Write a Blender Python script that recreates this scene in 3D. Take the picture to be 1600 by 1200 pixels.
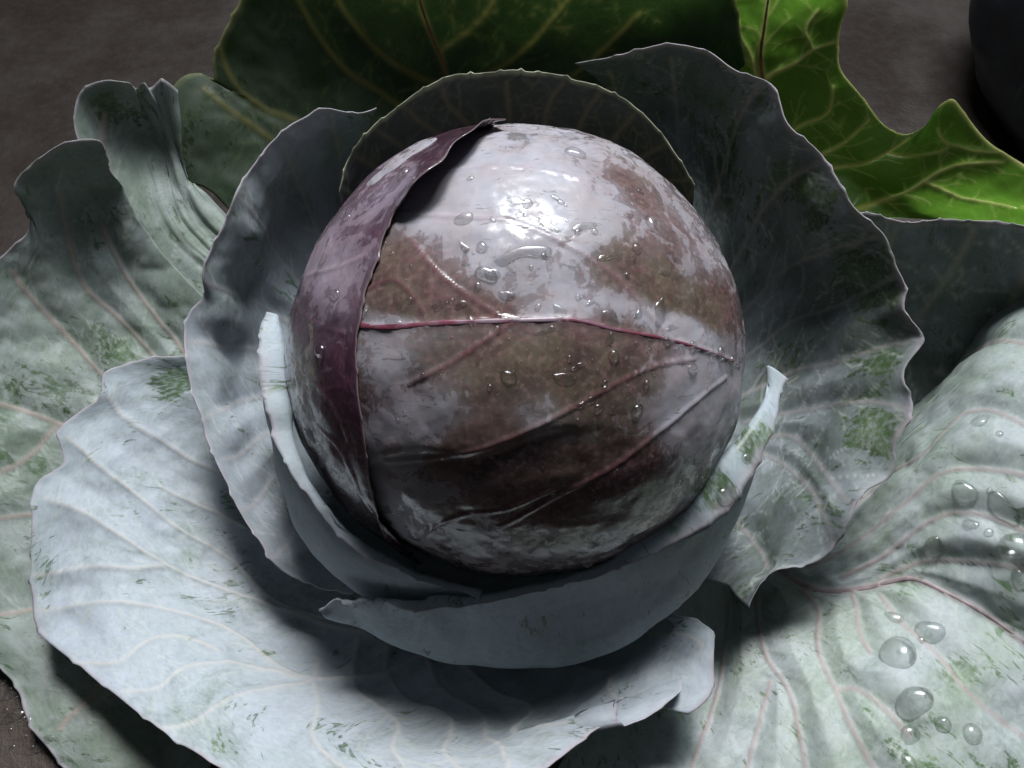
import bpy, bmesh, math, random
import numpy as np
from mathutils import Vector, Matrix
from mathutils.bvhtree import BVHTree

for o in list(bpy.data.objects):
    bpy.data.objects.remove(o)
SC = bpy.context.scene
COL = SC.collection
rng = np.random.default_rng(7)
random.seed(7)

# ------------------------------------------------------------------ camera, world, lamp, exposure
F_PX = 1300.0
PITCH = math.radians(55)
HEAD_R = 0.09
HC = np.array([0.0, 0.0, 0.125])                      # centre of the cabbage head, floor is z = 0
RIGHT = np.array([1.0, 0, 0])
FWD = np.array([0, math.cos(PITCH), -math.sin(PITCH)])
UP = np.array([0, math.sin(PITCH), math.cos(PITCH)])
CAM = HC - 0.34 * (FWD + (10 / F_PX) * RIGHT + (45 / F_PX) * UP)

cd = bpy.data.cameras.new('camera')
cam = bpy.data.objects.new('camera', cd)
COL.objects.link(cam)
cam.location = CAM
cam.rotation_euler = (math.radians(90) - PITCH, 0, 0)
cd.sensor_width = 36
cd.lens = 36 * F_PX / 1600
cd.clip_start = 0.01
cd.clip_end = 50
SC.camera = cam

w = bpy.data.worlds.new('World')
SC.world = w
w.use_nodes = True
bg = w.node_tree.nodes['Background']
bg.inputs['Color'].default_value = (0.75, 0.88, 1.0, 1)
bg.inputs['Strength'].default_value = 0.036

LDIR = np.array([0.06, 0.38, 0.91]); LDIR /= np.linalg.norm(LDIR)
ld = bpy.data.lights.new('skylight_opening', 'SPOT')
lamp = bpy.data.objects.new('skylight_opening', ld)
COL.objects.link(lamp)
LPOS = HC + LDIR * 2.2
lamp.location = LPOS
lamp.rotation_euler = Vector(HC + np.array([0.0, -0.09, 0.0]) - LPOS).to_track_quat('-Z', 'Y').to_euler()
ld.energy = 340
ld.color = (1.0, 0.98, 0.965)
ld.shadow_soft_size = 0.34
ld.spot_size = math.radians(16.5)
ld.spot_blend = 1.0
# the wide pale opening overhead behind the cabbage
ad = bpy.data.lights.new('pale_window', 'AREA')
win = bpy.data.objects.new('pale_window', ad)
COL.objects.link(win)
WDIR = np.array([0.10, 0.46, 0.88]); WDIR /= np.linalg.norm(WDIR)
win.location = HC + WDIR * 1.9
win.rotation_euler = Vector(-WDIR).to_track_quat('-Z', 'Y').to_euler()
ad.shape = 'RECTANGLE'; ad.size = 1.0; ad.size_y = 0.7
ad.energy = 30
ad.color = (0.86, 0.94, 1.0)

SC.view_settings.view_transform = 'Standard'
SC.view_settings.look = 'None'
SC.view_settings.exposure = 0.35
SC.view_settings.gamma = 1
SC.view_settings.use_curve_mapping = False
SC.render.engine = 'CYCLES'
SC.cycles.max_bounces = 6
SC.cycles.transparent_max_bounces = 12
SC.cycles.use_denoising = True
SC.cycles.sample_clamp_indirect = 4

# ------------------------------------------------------------------ helpers
def P(px, py, d):
    """point seen at photo pixel (px, py), d centimetres along the view axis"""
    d = d / 100
    return CAM + d * (FWD + (px - 800) / F_PX * RIGHT - (py - 600) / F_PX * UP)

def S(px, py, off):
    """point on the head at photo pixel, off metres proud of it"""
    r = FWD + (px - 800) / F_PX * RIGHT - (py - 600) / F_PX * UP
    r = r / np.linalg.norm(r)
    oc = CAM - HC
    b = r @ oc
    R = HEAD_R + off
    disc = b * b - (oc @ oc - R * R)
    if disc > 0:
        return CAM + r * (-b - math.sqrt(disc))
    q = CAM + r * (-b)
    return HC + (q - HC) / np.linalg.norm(q - HC) * R

def proj(V):
    """photo pixel of world points (n,3)"""
    q = V - CAM
    z = q @ FWD
    return np.stack([800 + F_PX * (q @ RIGHT) / z, 600 - F_PX * (q @ UP) / z], -1)

def hermite(t, pts, x):
    """Catmull-Rom through pts at parameters t, evaluated at x"""
    t = np.asarray(t, float); pts = np.asarray(pts, float)
    n = len(t)
    sl = (pts[1:] - pts[:-1]) / (t[1:] - t[:-1]).reshape((-1,) + (1,) * (pts.ndim - 1))
    m = np.empty_like(pts)
    m[0], m[-1] = sl[0], sl[-1]
    if n > 2:
        h = (t[1:] - t[:-1]).reshape((-1,) + (1,) * (pts.ndim - 1))
        m[1:-1] = (sl[:-1] * h[1:] + sl[1:] * h[:-1]) / (h[1:] + h[:-1])
    i = np.clip(np.searchsorted(t, x, 'right') - 1, 0, n - 2)
    hh = (t[i + 1] - t[i]); s = (x - t[i]) / hh
    ex = (slice(None),) + (None,) * (pts.ndim - 1)
    s = s[ex]; hh = hh[ex]
    return ((2*s**3 - 3*s**2 + 1) * pts[i] + (s**3 - 2*s**2 + s) * hh * m[i]
            + (-2*s**3 + 3*s**2) * pts[i + 1] + (s**3 - s**2) * hh * m[i + 1])

def vnoise(p, seed=0):
    """smooth value noise in -1..1 of points (...,3)"""
    i = np.floor(p).astype(np.int64); f = p - i
    f = f * f * f * (f * (f * 6 - 15) + 10)
    def hsh(a):
        h = (a[..., 0] * 374761393 + a[..., 1] * 668265263 + a[..., 2] * 2147483647 + seed * 144665) & 0xffffffff
        h = ((h ^ (h >> 13)) * 1274126177) & 0xffffffff
        return ((h ^ (h >> 16)) & 0xffff) / 32767.5 - 1
    r = 0
    for dx in (0, 1):
        for dy in (0, 1):
            for dz in (0, 1):
                wgt = ((f[..., 0] if dx else 1 - f[..., 0]) * (f[..., 1] if dy else 1 - f[..., 1])
                       * (f[..., 2] if dz else 1 - f[..., 2]))
                r = r + wgt * hsh(i + np.array([dx, dy, dz]))
    return r

def fbm(p, oct=3, seed=0):
    r = 0; a = 1
    for k in range(oct):
        r = r + a * vnoise(p * 2**k + 17.3 * k, seed + k); a *= 0.5
    return r

def grid_normals(G):
    du = np.gradient(G, axis=1); dv = np.gradient(G, axis=0)
    n = np.cross(du, dv)
    return n / (np.linalg.norm(n, axis=-1, keepdims=True) + 1e-12)

# ------------------------------------------------------------------ materials
class NT:
    def __init__(s, name):
        s.m = bpy.data.materials.new(name); s.m.use_nodes = True
        s.t = s.m.node_tree; s.t.nodes.clear()
        s.out = s.t.nodes.new('ShaderNodeOutputMaterial')
    def n(s, typ, **kw):
        nd = s.t.nodes.new(typ)
        for k, v in kw.items():
            if k == 'inp':
                for kk, vv in v.items(): s.set(nd.inputs[kk], vv)
            else: setattr(nd, k, v)
        return nd
    def set(s, sock, v):
        if isinstance(v, bpy.types.NodeSocket): s.t.links.new(v, sock)
        else:
            if isinstance(v, tuple) and len(v) == 3 and sock.type == 'RGBA': v = v + (1,)
            sock.default_value = v
    def math(s, op, a, b=0.0, clamp=False):
        nd = s.n('ShaderNodeMath', operation=op, use_clamp=clamp)
        s.set(nd.inputs[0], a); s.set(nd.inputs[1], b); return nd.outputs[0]
    def mix(s, f, a, b, blend='MIX'):
        nd = s.n('ShaderNodeMix', data_type='RGBA', blend_type=blend)
        s.set(nd.inputs[0], f); s.set(nd.inputs[6], a); s.set(nd.inputs[7], b); return nd.outputs[2]
    def mixf(s, f, a, b):
        nd = s.n('ShaderNodeMix', data_type='FLOAT')
        s.set(nd.inputs[0], f); s.set(nd.inputs[2], a); s.set(nd.inputs[3], b); return nd.outputs[0]
    def ramp(s, v, a, b, lo=0.0, hi=1.0):
        nd = s.n('ShaderNodeMapRange', interpolation_type='SMOOTHSTEP')
        s.set(nd.inputs[0], v); s.set(nd.inputs[1], a); s.set(nd.inputs[2], b)
        s.set(nd.inputs[3], lo); s.set(nd.inputs[4], hi); return nd.outputs[0]
    def noise(s, vec, scale, detail=3.0, rough=0.55, dist=0.0):
        nd = s.n('ShaderNodeTexNoise', inp={'Scale': scale, 'Detail': detail, 'Roughness': rough, 'Distortion': dist})
        s.t.links.new(vec, nd.inputs['Vector']); return nd.outputs['Fac']
    def mapping(s, vec, scale=(1, 1, 1), rot=(0, 0, 0), loc=(0, 0, 0)):
        nd = s.n('ShaderNodeMapping', inp={'Scale': scale, 'Rotation': rot, 'Location': loc})
        s.t.links.new(vec, nd.inputs['Vector']); return nd.outputs[0]

def leaf_material(name, bloom=(0.46, 0.52, 0.54), bloom2=(0.38, 0.46, 0.42), green=(0.05, 0.085, 0.035),
                  rub=0.5, vein=(0.55, 0.47, 0.43), fine=(0.5, 0.54, 0.5), edge=(0.42, 0.37, 0.42),
                  transl=0.12, tcol=(0.30, 0.40, 0.25), tvein=(0.75, 0.72, 0.15), vein_f=0.75, seed=0.0, back=None):
    s = NT(name)
    att = s.n('ShaderNodeAttribute', attribute_name='lf')
    sep = s.n('ShaderNodeSeparateColor'); s.t.links.new(att.outputs['Color'], sep.inputs[0])
    vm, rb, vf = sep.outputs[0], sep.outputs[1], sep.outputs[2]
    eg = att.outputs['Alpha']
    uv = s.n('ShaderNodeUVMap').outputs[0]
    uv = s.mapping(uv, loc=(seed, seed * 0.7, seed * 0.3))
    region = s.noise(uv, 16, 3)
    warp = s.mapping(uv, scale=(1.0, 0.30, 1))
    streak = s.noise(warp, 150, 4, 0.6, 0.6)
    fine_n = s.noise(uv, 420, 4, 0.65, 0.8)
    val = s.math('ADD', s.math('MULTIPLY', region, 0.75), s.math('MULTIPLY', streak, 0.62))
    val = s.math('ADD', val, s.math('MULTIPLY', s.math('SUBTRACT', fine_n, 0.5), 0.22))
    val = s.math('ADD', val, s.math('MULTIPLY', rb, 0.24))
    thr = 1.07 - 0.30 * rub
    rubm = s.ramp(val, thr - 0.015, thr + 0.035)
    thin = s.ramp(val, thr - 0.26, thr + 0.04, 0.0, 0.45)      # thinned bloom around the rubbed places
    rubm = s.math('MAXIMUM', rubm, thin)
    # small scratches and flecks where the bloom is gone
    fl1 = s.noise(s.mapping(uv, scale=(1.0, 0.28, 1), rot=(0, 0, 0.5)), 330, 3, 0.55, 1.5)
    fl2 = s.noise(uv, 38, 2)
    fleck = s.ramp(s.math('ADD', s.math('MULTIPLY', fl1, 0.6), s.math('MULTIPLY', fl2, 0.5)), 0.685 - 0.06 * rub, 0.725 - 0.06 * rub, 0.0, 0.85)
    rubm = s.math('MAXIMUM', rubm, fleck)
    rubm = s.math('MULTIPLY', rubm, s.ramp(s.noise(uv, 520, 5, 0.65), 0.32, 0.58, 0.45, 0.97))
    b = s.mix(s.ramp(s.noise(uv, 30, 4), 0.35, 0.65), bloom, bloom2)
    b = s.mix(s.ramp(fine_n, 0.3, 0.8, 0.0, 0.22), b, green)
    g = s.mix(s.ramp(s.noise(uv, 60, 3), 0.35, 0.7), green, tuple(c * 1.9 for c in green))
    c = s.mix(rubm, b, g)
    # capillary net between the veins
    vo = s.n('ShaderNodeTexVoronoi', feature='DISTANCE_TO_EDGE', inp={'Scale': 170.0})
    wv = s.n('ShaderNodeVectorMath', operation='ADD')
    nz = s.n('ShaderNodeTexNoise', inp={'Scale': 90.0}); s.t.links.new(uv, nz.inputs['Vector'])
    sc = s.n('ShaderNodeVectorMath', operation='SCALE', inp={'Scale': 0.008}); s.t.links.new(nz.outputs['Color'], sc.inputs[0])
    s.t.links.new(uv, wv.inputs[0]); s.t.links.new(sc.outputs[0], wv.inputs[1]); s.t.links.new(wv.outputs[0], vo.inputs['Vector'])
    net = s.ramp(vo.outputs['Distance'], 0.0, 0.10, 1.0, 0.0)
    c = s.mix(s.math('MULTIPLY', net, 0.06), c, fine)
    c = s.mix(s.math('MULTIPLY', vf, 0.42), c, fine)
    c = s.mix(s.math('MULTIPLY', vm, vein_f), c, vein)
    c = s.mix(s.math('MULTIPLY', eg, s.ramp(s.noise(uv, 70, 2), 0.35, 0.6, 0.25, 0.9)), c, edge)
    rough = s.mixf(rubm, 0.62, 0.34)
    bmp = s.n('ShaderNodeBump', inp={'Strength': 0.22, 'Distance': 0.0004})
    hgt = s.math('ADD', s.math('MULTIPLY', s.noise(uv, 260, 4, 0.6), 1.0), s.math('MULTIPLY', net, 0.12))
    s.t.links.new(hgt, bmp.inputs['Height'])
    pr = s.n('ShaderNodeBsdfPrincipled', inp={'Base Color': c, 'Roughness': rough, 'Specular IOR Level': 0.42, 'Normal': bmp.outputs[0]})
    tc = s.mix(s.math('MAXIMUM', s.math('MULTIPLY', vf, 0.55), s.math('MAXIMUM', vm, eg)), s.mix(s.math('MULTIPLY', net, 0.10), tcol, tvein), tvein)
    tr = s.n('ShaderNodeBsdfTranslucent', inp={'Color': tc})
    ms = s.n('ShaderNodeMixShader', inp={0: transl})
    s.t.links.new(pr.outputs[0], ms.inputs[1]); s.t.links.new(tr.outputs[0], ms.inputs[2])
    s.t.links.new(ms.outputs[0], s.out.inputs[0])
    return s.m

def head_material(name, bloom, wet, wet2, vein, rough_wet=0.12, seed=0.0, soft_w=0.68, edge=None):
    s = NT(name)
    att = s.n('ShaderNodeAttribute', attribute_name='lf')
    sep = s.n('ShaderNodeSeparateColor'); s.t.links.new(att.outputs['Color'], sep.inputs[0])
    vm, bl, vf = sep.outputs[0], sep.outputs[1], sep.outputs[2]
    ol = att.outputs['Alpha']
    uv = s.mapping(s.n('ShaderNodeUVMap').outputs[0], loc=(seed, seed, 0))
    n1 = s.noise(uv, 62, 5, 0.52, 1.8)
    n2 = s.noise(s.mapping(uv, scale=(1, 0.30, 1), rot=(0, 0, 0.25)), 150, 6, 0.62, 1.4)
    n3 = s.noise(uv, 150, 5, 0.58, 2.4)
    def add(a, n, k): return s.math('ADD', a, s.math('MULTIPLY', s.math('SUBTRACT', n, 0.5), k))
    v = add(add(add(s.math('ADD', s.math('MULTIPLY', bl, 0.75), 0.08), n1, 1.35), n2, 0.75), n3, 0.45)
    hard = s.ramp(v, 0.40, 0.53)                                   # where the wax is whole
    soft = s.ramp(add(add(bl, s.noise(uv, 26, 4, 0.6, 0.6), 1.1), n3, 0.35), 0.05, 0.95)   # how thick it lies
    m = s.math('ADD', s.math('MULTIPLY', hard, 1 - soft_w), s.math('MULTIPLY', soft, soft_w))
    m = s.math('MULTIPLY', m, 0.86)
    wcol = s.mix(s.ramp(s.math('ADD', s.noise(uv, 24, 4, 0.6, 0.8), s.math('MULTIPLY', ol, 0.30)), 0.42, 0.70), wet, wet2)
    wcol = s.mix(s.ramp(s.noise(uv, 85, 6, 0.65, 1.0), 0.40, 0.66, 0.0, 0.75), wcol, tuple(c * 0.48 for c in wet))
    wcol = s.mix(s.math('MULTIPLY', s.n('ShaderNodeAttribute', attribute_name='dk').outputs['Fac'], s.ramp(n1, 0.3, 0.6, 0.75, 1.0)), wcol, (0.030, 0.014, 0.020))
    wcol = s.mix(s.ramp(s.noise(uv, 420, 3), 0.45, 0.75, 0.0, 0.5), wcol, tuple(c * 1.9 for c in wet))
    bcol = s.mix(s.ramp(s.noise(uv, 60, 5, 0.6), 0.35, 0.7), bloom, (bloom[0] * 0.94, bloom[1] * 0.84, bloom[2] * 0.78))
    c = s.mix(m, wcol, bcol)
    hair = s.noise(s.mapping(uv, scale=(0.22, 1.0, 1), rot=(0, 0, 0.9)), 420, 2, 0.5, 2.0)
    c = s.mix(s.ramp(hair, 0.66, 0.72, 0.0, 0.5), c, tuple(k * 0.6 for k in wet))
    c = s.mix(s.math('MULTIPLY', vf, 0.30), c, s.mix(m, (0.20, 0.07, 0.08), (0.45, 0.34, 0.36)))
    c = s.mix(s.math('MULTIPLY', vm, s.mixf(m, 0.28, 0.22)), c, s.mix(m, vein, (0.42, 0.30, 0.33)))
    if edge: c = s.mix(s.math('MULTIPLY', ol, 0.7), c, edge)
    wetf = s.ramp(add(n1, n3, 0.8), 0.38, 0.62)
    rough = s.mixf(hard, s.mixf(wetf, rough_wet, 0.30), s.mixf(wetf, 0.36, 0.60))
    bmp = s.n('ShaderNodeBump', inp={'Strength': 0.5, 'Distance': 0.0004})
    hgt = s.math('ADD', s.math('MULTIPLY', s.noise(uv, 120, 5, 0.62, 0.5), 0.55), s.math('MULTIPLY', hard, 0.12))
    s.t.links.new(hgt, bmp.inputs['Height'])
    pr = s.n('ShaderNodeBsdfPrincipled', inp={'Base Color': c, 'Roughness': rough, 'Specular IOR Level': s.mixf(hard, 0.5, 0.3), 'Normal': bmp.outputs[0],
             'Coat Weight': s.mixf(wetf, 0.45, 0.0), 'Coat Roughness': 0.22, 'Coat Normal': bmp.outputs[0]})
    s.t.links.new(pr.outputs[0], s.out.inputs[0])
    return s.m

def water_material():
    s = NT('water')
    lw = s.n('ShaderNodeFresnel', inp={'IOR': 1.6})
    tr = s.n('ShaderNodeBsdfTransparent', inp={'Color': (0.98, 0.985, 0.98)})
    rf = s.n('ShaderNodeBsdfRefraction', inp={'Color': (1, 1, 1), 'IOR': 1.33, 'Roughness': 0.0})
    gl = s.n('ShaderNodeBsdfGlossy', inp={'Color': (1, 1, 1), 'Roughness': 0.20})
    a = s.n('ShaderNodeMixShader', inp={0: 0.25})
    s.t.links.new(tr.outputs[0], a.inputs[1]); s.t.links.new(rf.outputs[0], a.inputs[2])
    b = s.n('ShaderNodeMixShader'); s.t.links.new(s.math('MINIMUM', lw.outputs[0], 0.25), b.inputs[0])
    s.t.links.new(a.outputs[0], b.inputs[1]); s.t.links.new(gl.outputs[0], b.inputs[2])
    s.t.links.new(b.outputs[0], s.out.inputs[0])
    return s.m

def floor_material():
    s = NT('wet_concrete')
    co = s.n('ShaderNodeTexCoord').outputs['Object']
    n1 = s.noise(co, 9, 5, 0.6); n2 = s.noise(co, 120, 5, 0.65); n3 = s.noise(co, 420, 3, 0.6)
    c = s.mix(s.ramp(n1, 0.3, 0.7), (0.034, 0.023, 0.018), (0.052, 0.037, 0.030))
    c = s.mix(s.ramp(n2, 0.35, 0.75, 0, 0.5), c, (0.065, 0.052, 0.045))
    c = s.mix(s.ramp(n3, 0.58, 0.75, 0, 0.75), c, (0.025, 0.022, 0.022))
    bmp = s.n('ShaderNodeBump', inp={'Strength': 0.4, 'Distance': 0.0015})
    s.t.links.new(s.math('ADD', n2, s.math('MULTIPLY', n3, 0.4)), bmp.inputs['Height'])
    pr = s.n('ShaderNodeBsdfPrincipled', inp={'Base Color': c, 'Roughness': s.ramp(n1, 0.35, 0.65, 0.30, 0.55), 'Normal': bmp.outputs[0]})
    s.t.links.new(pr.outputs[0], s.out.inputs[0])
    return s.m

def cloth_material():
    s = NT('dark_navy_plastic')
    co = s.n('ShaderNodeTexCoord').outputs['Object']
    n = s.noise(co, 40, 4)
    c = s.mix(s.ramp(n, 0.4, 0.7), (0.006, 0.008, 0.014), (0.012, 0.018, 0.028))
    c = s.mix(s.ramp(s.noise(s.mapping(co, scale=(1, 4, 1), rot=(0, 0.6, 0.5)), 30, 3), 0.62, 0.70, 0, 0.5), c, (0.06, 0.06, 0.065))
    pr = s.n('ShaderNodeBsdfPrincipled', inp={'Base Color': c, 'Roughness': 0.6})
    s.t.links.new(pr.outputs[0], s.out.inputs[0])
    return s.m

def plain_material(name, col, rough=0.5, col2=None, scale=200):
    s = NT(name)
    co = s.n('ShaderNodeTexCoord').outputs['Object']
    c = s.mix(s.ramp(s.noise(co, scale, 4), 0.40 if col2 else 0.35, 0.60 if col2 else 0.7), col, col2 or tuple(x * 0.6 for x in col))
    pr = s.n('ShaderNodeBsdfPrincipled', inp={'Base Color': c, 'Roughness': rough})
    s.t.links.new(pr.outputs[0], s.out.inputs[0])
    return s.m

# ------------------------------------------------------------------ the cabbage: an Empty at its foot
BASE = np.array([0.0, 0.01, 0.0])
cabbage = bpy.data.objects.new('red_cabbage', None)
COL.objects.link(cabbage)
cabbage.location = BASE
cabbage.empty_display_size = 0.05
cabbage['label'] = 'wet red cabbage with round purple head and spreading blue-grey outer leaves on floor'
cabbage['category'] = 'cabbage'
SURF = []          # (vertices, quads) of the visible sides, for laying water on them

def to_mesh(name, verts, faces_q, faces_t, uvs, lf, mat, parent, label=None):
    me = bpy.data.meshes.new(name)
    nv = len(verts); nq = len(faces_q); nt = len(faces_t)
    me.vertices.add(nv); me.vertices.foreach_set('co', np.ascontiguousarray(verts - BASE, dtype=np.float32).ravel())
    loops = np.concatenate([faces_q.ravel(), faces_t.ravel()]).astype(np.int32)
    me.loops.add(len(loops)); me.loops.foreach_set('vertex_index', loops)
    me.polygons.add(nq + nt)
    st = np.concatenate([np.arange(nq) * 4, nq * 4 + np.arange(nt) * 3]).astype(np.int32)
    me.polygons.foreach_set('loop_start', st)
    me.polygons.foreach_set('use_smooth', np.ones(nq + nt, dtype=bool))
    uvl = me.uv_layers.new(name='UVMap')
    uvl.data.foreach_set('uv', uvs[loops].astype(np.float32).ravel())
    at = me.attributes.new('lf', 'FLOAT_COLOR', 'POINT')
    at.data.foreach_set('color', lf.astype(np.float32).ravel())
    me.update(); me.validate()
    me.materials.append(mat)
    o = bpy.data.objects.new(name, me); COL.objects.link(o)
    o.parent = parent
    if label: o['label'] = label
    return o

def grid_quads(nv, nu):
    i = np.arange(nv - 1)[:, None] * nu + np.arange(nu - 1)[None]
    return np.stack([i, i + 1, i + nu + 1, i + nu], -1).reshape(-1, 4)

def vein_fields(G, mains, fines, pad_m=0.014):
    """fields on the grid: strength of main veins, of fine veins, distance to a main vein.
    mains / fines: list of (list of (r,c) grid coordinates, width in m)"""
    nv, nu, _ = G.shape
    cell = np.median(np.linalg.norm(np.diff(G, axis=1), axis=-1)); cell2 = np.median(np.linalg.norm(np.diff(G, axis=0), axis=-1))
    wmin = 0.85 * max(cell, cell2)
    cell = max(min(cell, cell2), 1e-5)
    Vm = np.zeros((nv, nu)); Vf = np.zeros((nv, nu)); D = np.full((nv, nu), 1.0)
    def sample(rc):
        r = min(max(rc[0], 0), nv - 1.001); c = min(max(rc[1], 0), nu - 1.001)
        a, b = int(r), int(c); fr, fc = r - a, c - b
        return (G[a, b] * (1-fr) * (1-fc) + G[a+1, b] * fr * (1-fc) + G[a, b+1] * (1-fr) * fc + G[a+1, b+1] * fr * fc)
    for lst, F_, main in ((mains, Vm, True), (fines, Vf, False)):
        for pts, wd in lst:
            n = len(pts)
            for k in range(n - 1):
                a, b = pts[k], pts[k + 1]
                w0 = wd * (1 - 0.55 * k / n); w1 = wd * (1 - 0.55 * (k + 1) / n)
                pad = int((pad_m if main else 3 * wd) / cell) + 2
                r0 = max(int(min(a[0], b[0])) - pad, 0); r1 = min(int(max(a[0], b[0])) + pad + 2, nv)
                c0 = max(int(min(a[1], b[1])) - pad, 0); c1 = min(int(max(a[1], b[1])) + pad + 2, nu)
                if r1 <= r0 or c1 <= c0: continue
                A = sample(a); B = sample(b); AB = B - A; L2 = AB @ AB + 1e-12
                g = G[r0:r1, c0:c1] - A
                t = np.clip(g @ AB / L2, 0, 1)
                d = np.linalg.norm(g - t[..., None] * AB, axis=-1)
                ww = np.maximum(w0 + (w1 - w0) * t, wmin if main else 0.35 * wmin)
                F_[r0:r1, c0:c1] = np.maximum(F_[r0:r1, c0:c1], np.exp(-(d / ww)**2))
                if main: D[r0:r1, c0:c1] = np.minimum(D[r0:r1, c0:c1], d)
    return Vm, Vf, D

def smooth_poly(pts, n=6):
    pts = np.array(pts, float)
    if len(pts) < 2: return pts
    t = np.concatenate([[0], np.cumsum(np.linalg.norm(np.diff(pts, axis=0), axis=1) + 1e-9)])
    return hermite(t, pts, np.linspace(0, t[-1], n * (len(pts) - 1) + 1))

def branches(G, mains, dens=1.0, seed=0, lmax=0.022, levels=2):
    """fine side veins that leave the main ones at an angle, in grid coordinates"""
    r = np.random.default_rng(seed)
    nv, nu, _ = G.shape
    out = []
    su = np.linalg.norm(np.diff(G, axis=1), axis=-1); sv = np.linalg.norm(np.diff(G, axis=0), axis=-1)
    def scl(rc):
        a = int(min(max(rc[0], 0), nv - 2)); b = int(min(max(rc[1], 0), nu - 2))
        return np.array([max(sv[a, b], 1e-5), max(su[a, b], 1e-5)])
    def grow(p, ang, L, wd, lev):
        pts = [p.copy()]; q = p.copy(); step = 0.0016; tot = 0
        while tot < L:
            ang += r.normal(0, 0.16)
            q = q + np.array([math.cos(ang), math.sin(ang)]) * step / scl(q)
            if not (0 <= q[0] < nv - 1 and 0 <= q[1] < nu - 1): break
            pts.append(q.copy()); tot += step
            if lev > 0 and r.random() < 0.13 * dens:
                grow(q, ang + r.choice([-1, 1]) * r.uniform(0.7, 1.2), L * r.uniform(0.25, 0.6), wd * 0.7, lev - 1)
        if len(pts) > 2: out.append((pts, wd))
    for pts, wd in mains:
        pts = np.array(pts); acc = 0; side = 1
        for k in range(1, len(pts)):
            s = scl(pts[k]); d = (pts[k] - pts[k-1]) * s; acc += np.linalg.norm(d)
            if acc > 0.006 / dens * r.uniform(0.6, 1.4):
                acc = 0; side = -side
                ang = math.atan2(d[1], d[0]) + side * r.uniform(0.6, 1.05)
                grow(pts[k], ang, lmax * r.uniform(0.4, 1.0), max(wd * 0.45, 0.00028), levels - 1)
    return out

def rib_mesh(parent, G, N, rc, wd, mat, label=None):
    """a raised, tapering rib along a main vein"""
    nv, nu, _ = G.shape
    rc = np.array(rc); t = np.linspace(0, 1, len(rc)); rc = np.stack([np.interp(np.linspace(0, 1, 90), t, rc[:, k]) for k in (0, 1)], -1)
    r = np.clip(rc[:, 0], 0, nv - 1.001); c = np.clip(rc[:, 1], 0, nu - 1.001)
    a = r.astype(int); b = c.astype(int); fr = (r - a)[:, None]; fc = (c - b)[:, None]
    smp = lambda A: A[a, b] * (1-fr)*(1-fc) + A[a+1, b]*fr*(1-fc) + A[a, b+1]*(1-fr)*fc + A[a+1, b+1]*fr*fc
    p = smp(G); n = smp(N)
    for _ in range(3): p[1:-1] = (p[:-2] + 2 * p[1:-1] + p[2:]) / 4
    T = np.gradient(p, axis=0); T /= np.linalg.norm(T, axis=1, keepdims=True) + 1e-9
    B = np.cross(T, n); B /= np.linalg.norm(B, axis=1, keepdims=True) + 1e-9
    k = 9; ang = np.linspace(-0.35, math.pi + 0.35, k)
    w_ = wd * (1 - 0.75 * np.linspace(0, 1, 90)) * (1 + 0.12 * np.sin(np.arange(90) * 0.7))
    ring = p[:, None] + (np.cos(ang)[None, :, None] * B[:, None] * w_[:, None, None] + (np.sin(ang)[None, :, None] * 0.42 - 0.22) * n[:, None] * w_[:, None, None])
    q = grid_quads(90, k)
    to_mesh('midrib', ring.reshape(-1, 3), q, np.zeros((0, 3), int), np.zeros((90 * k, 2)), np.zeros((90 * k, 4)), mat, parent, label)

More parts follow.
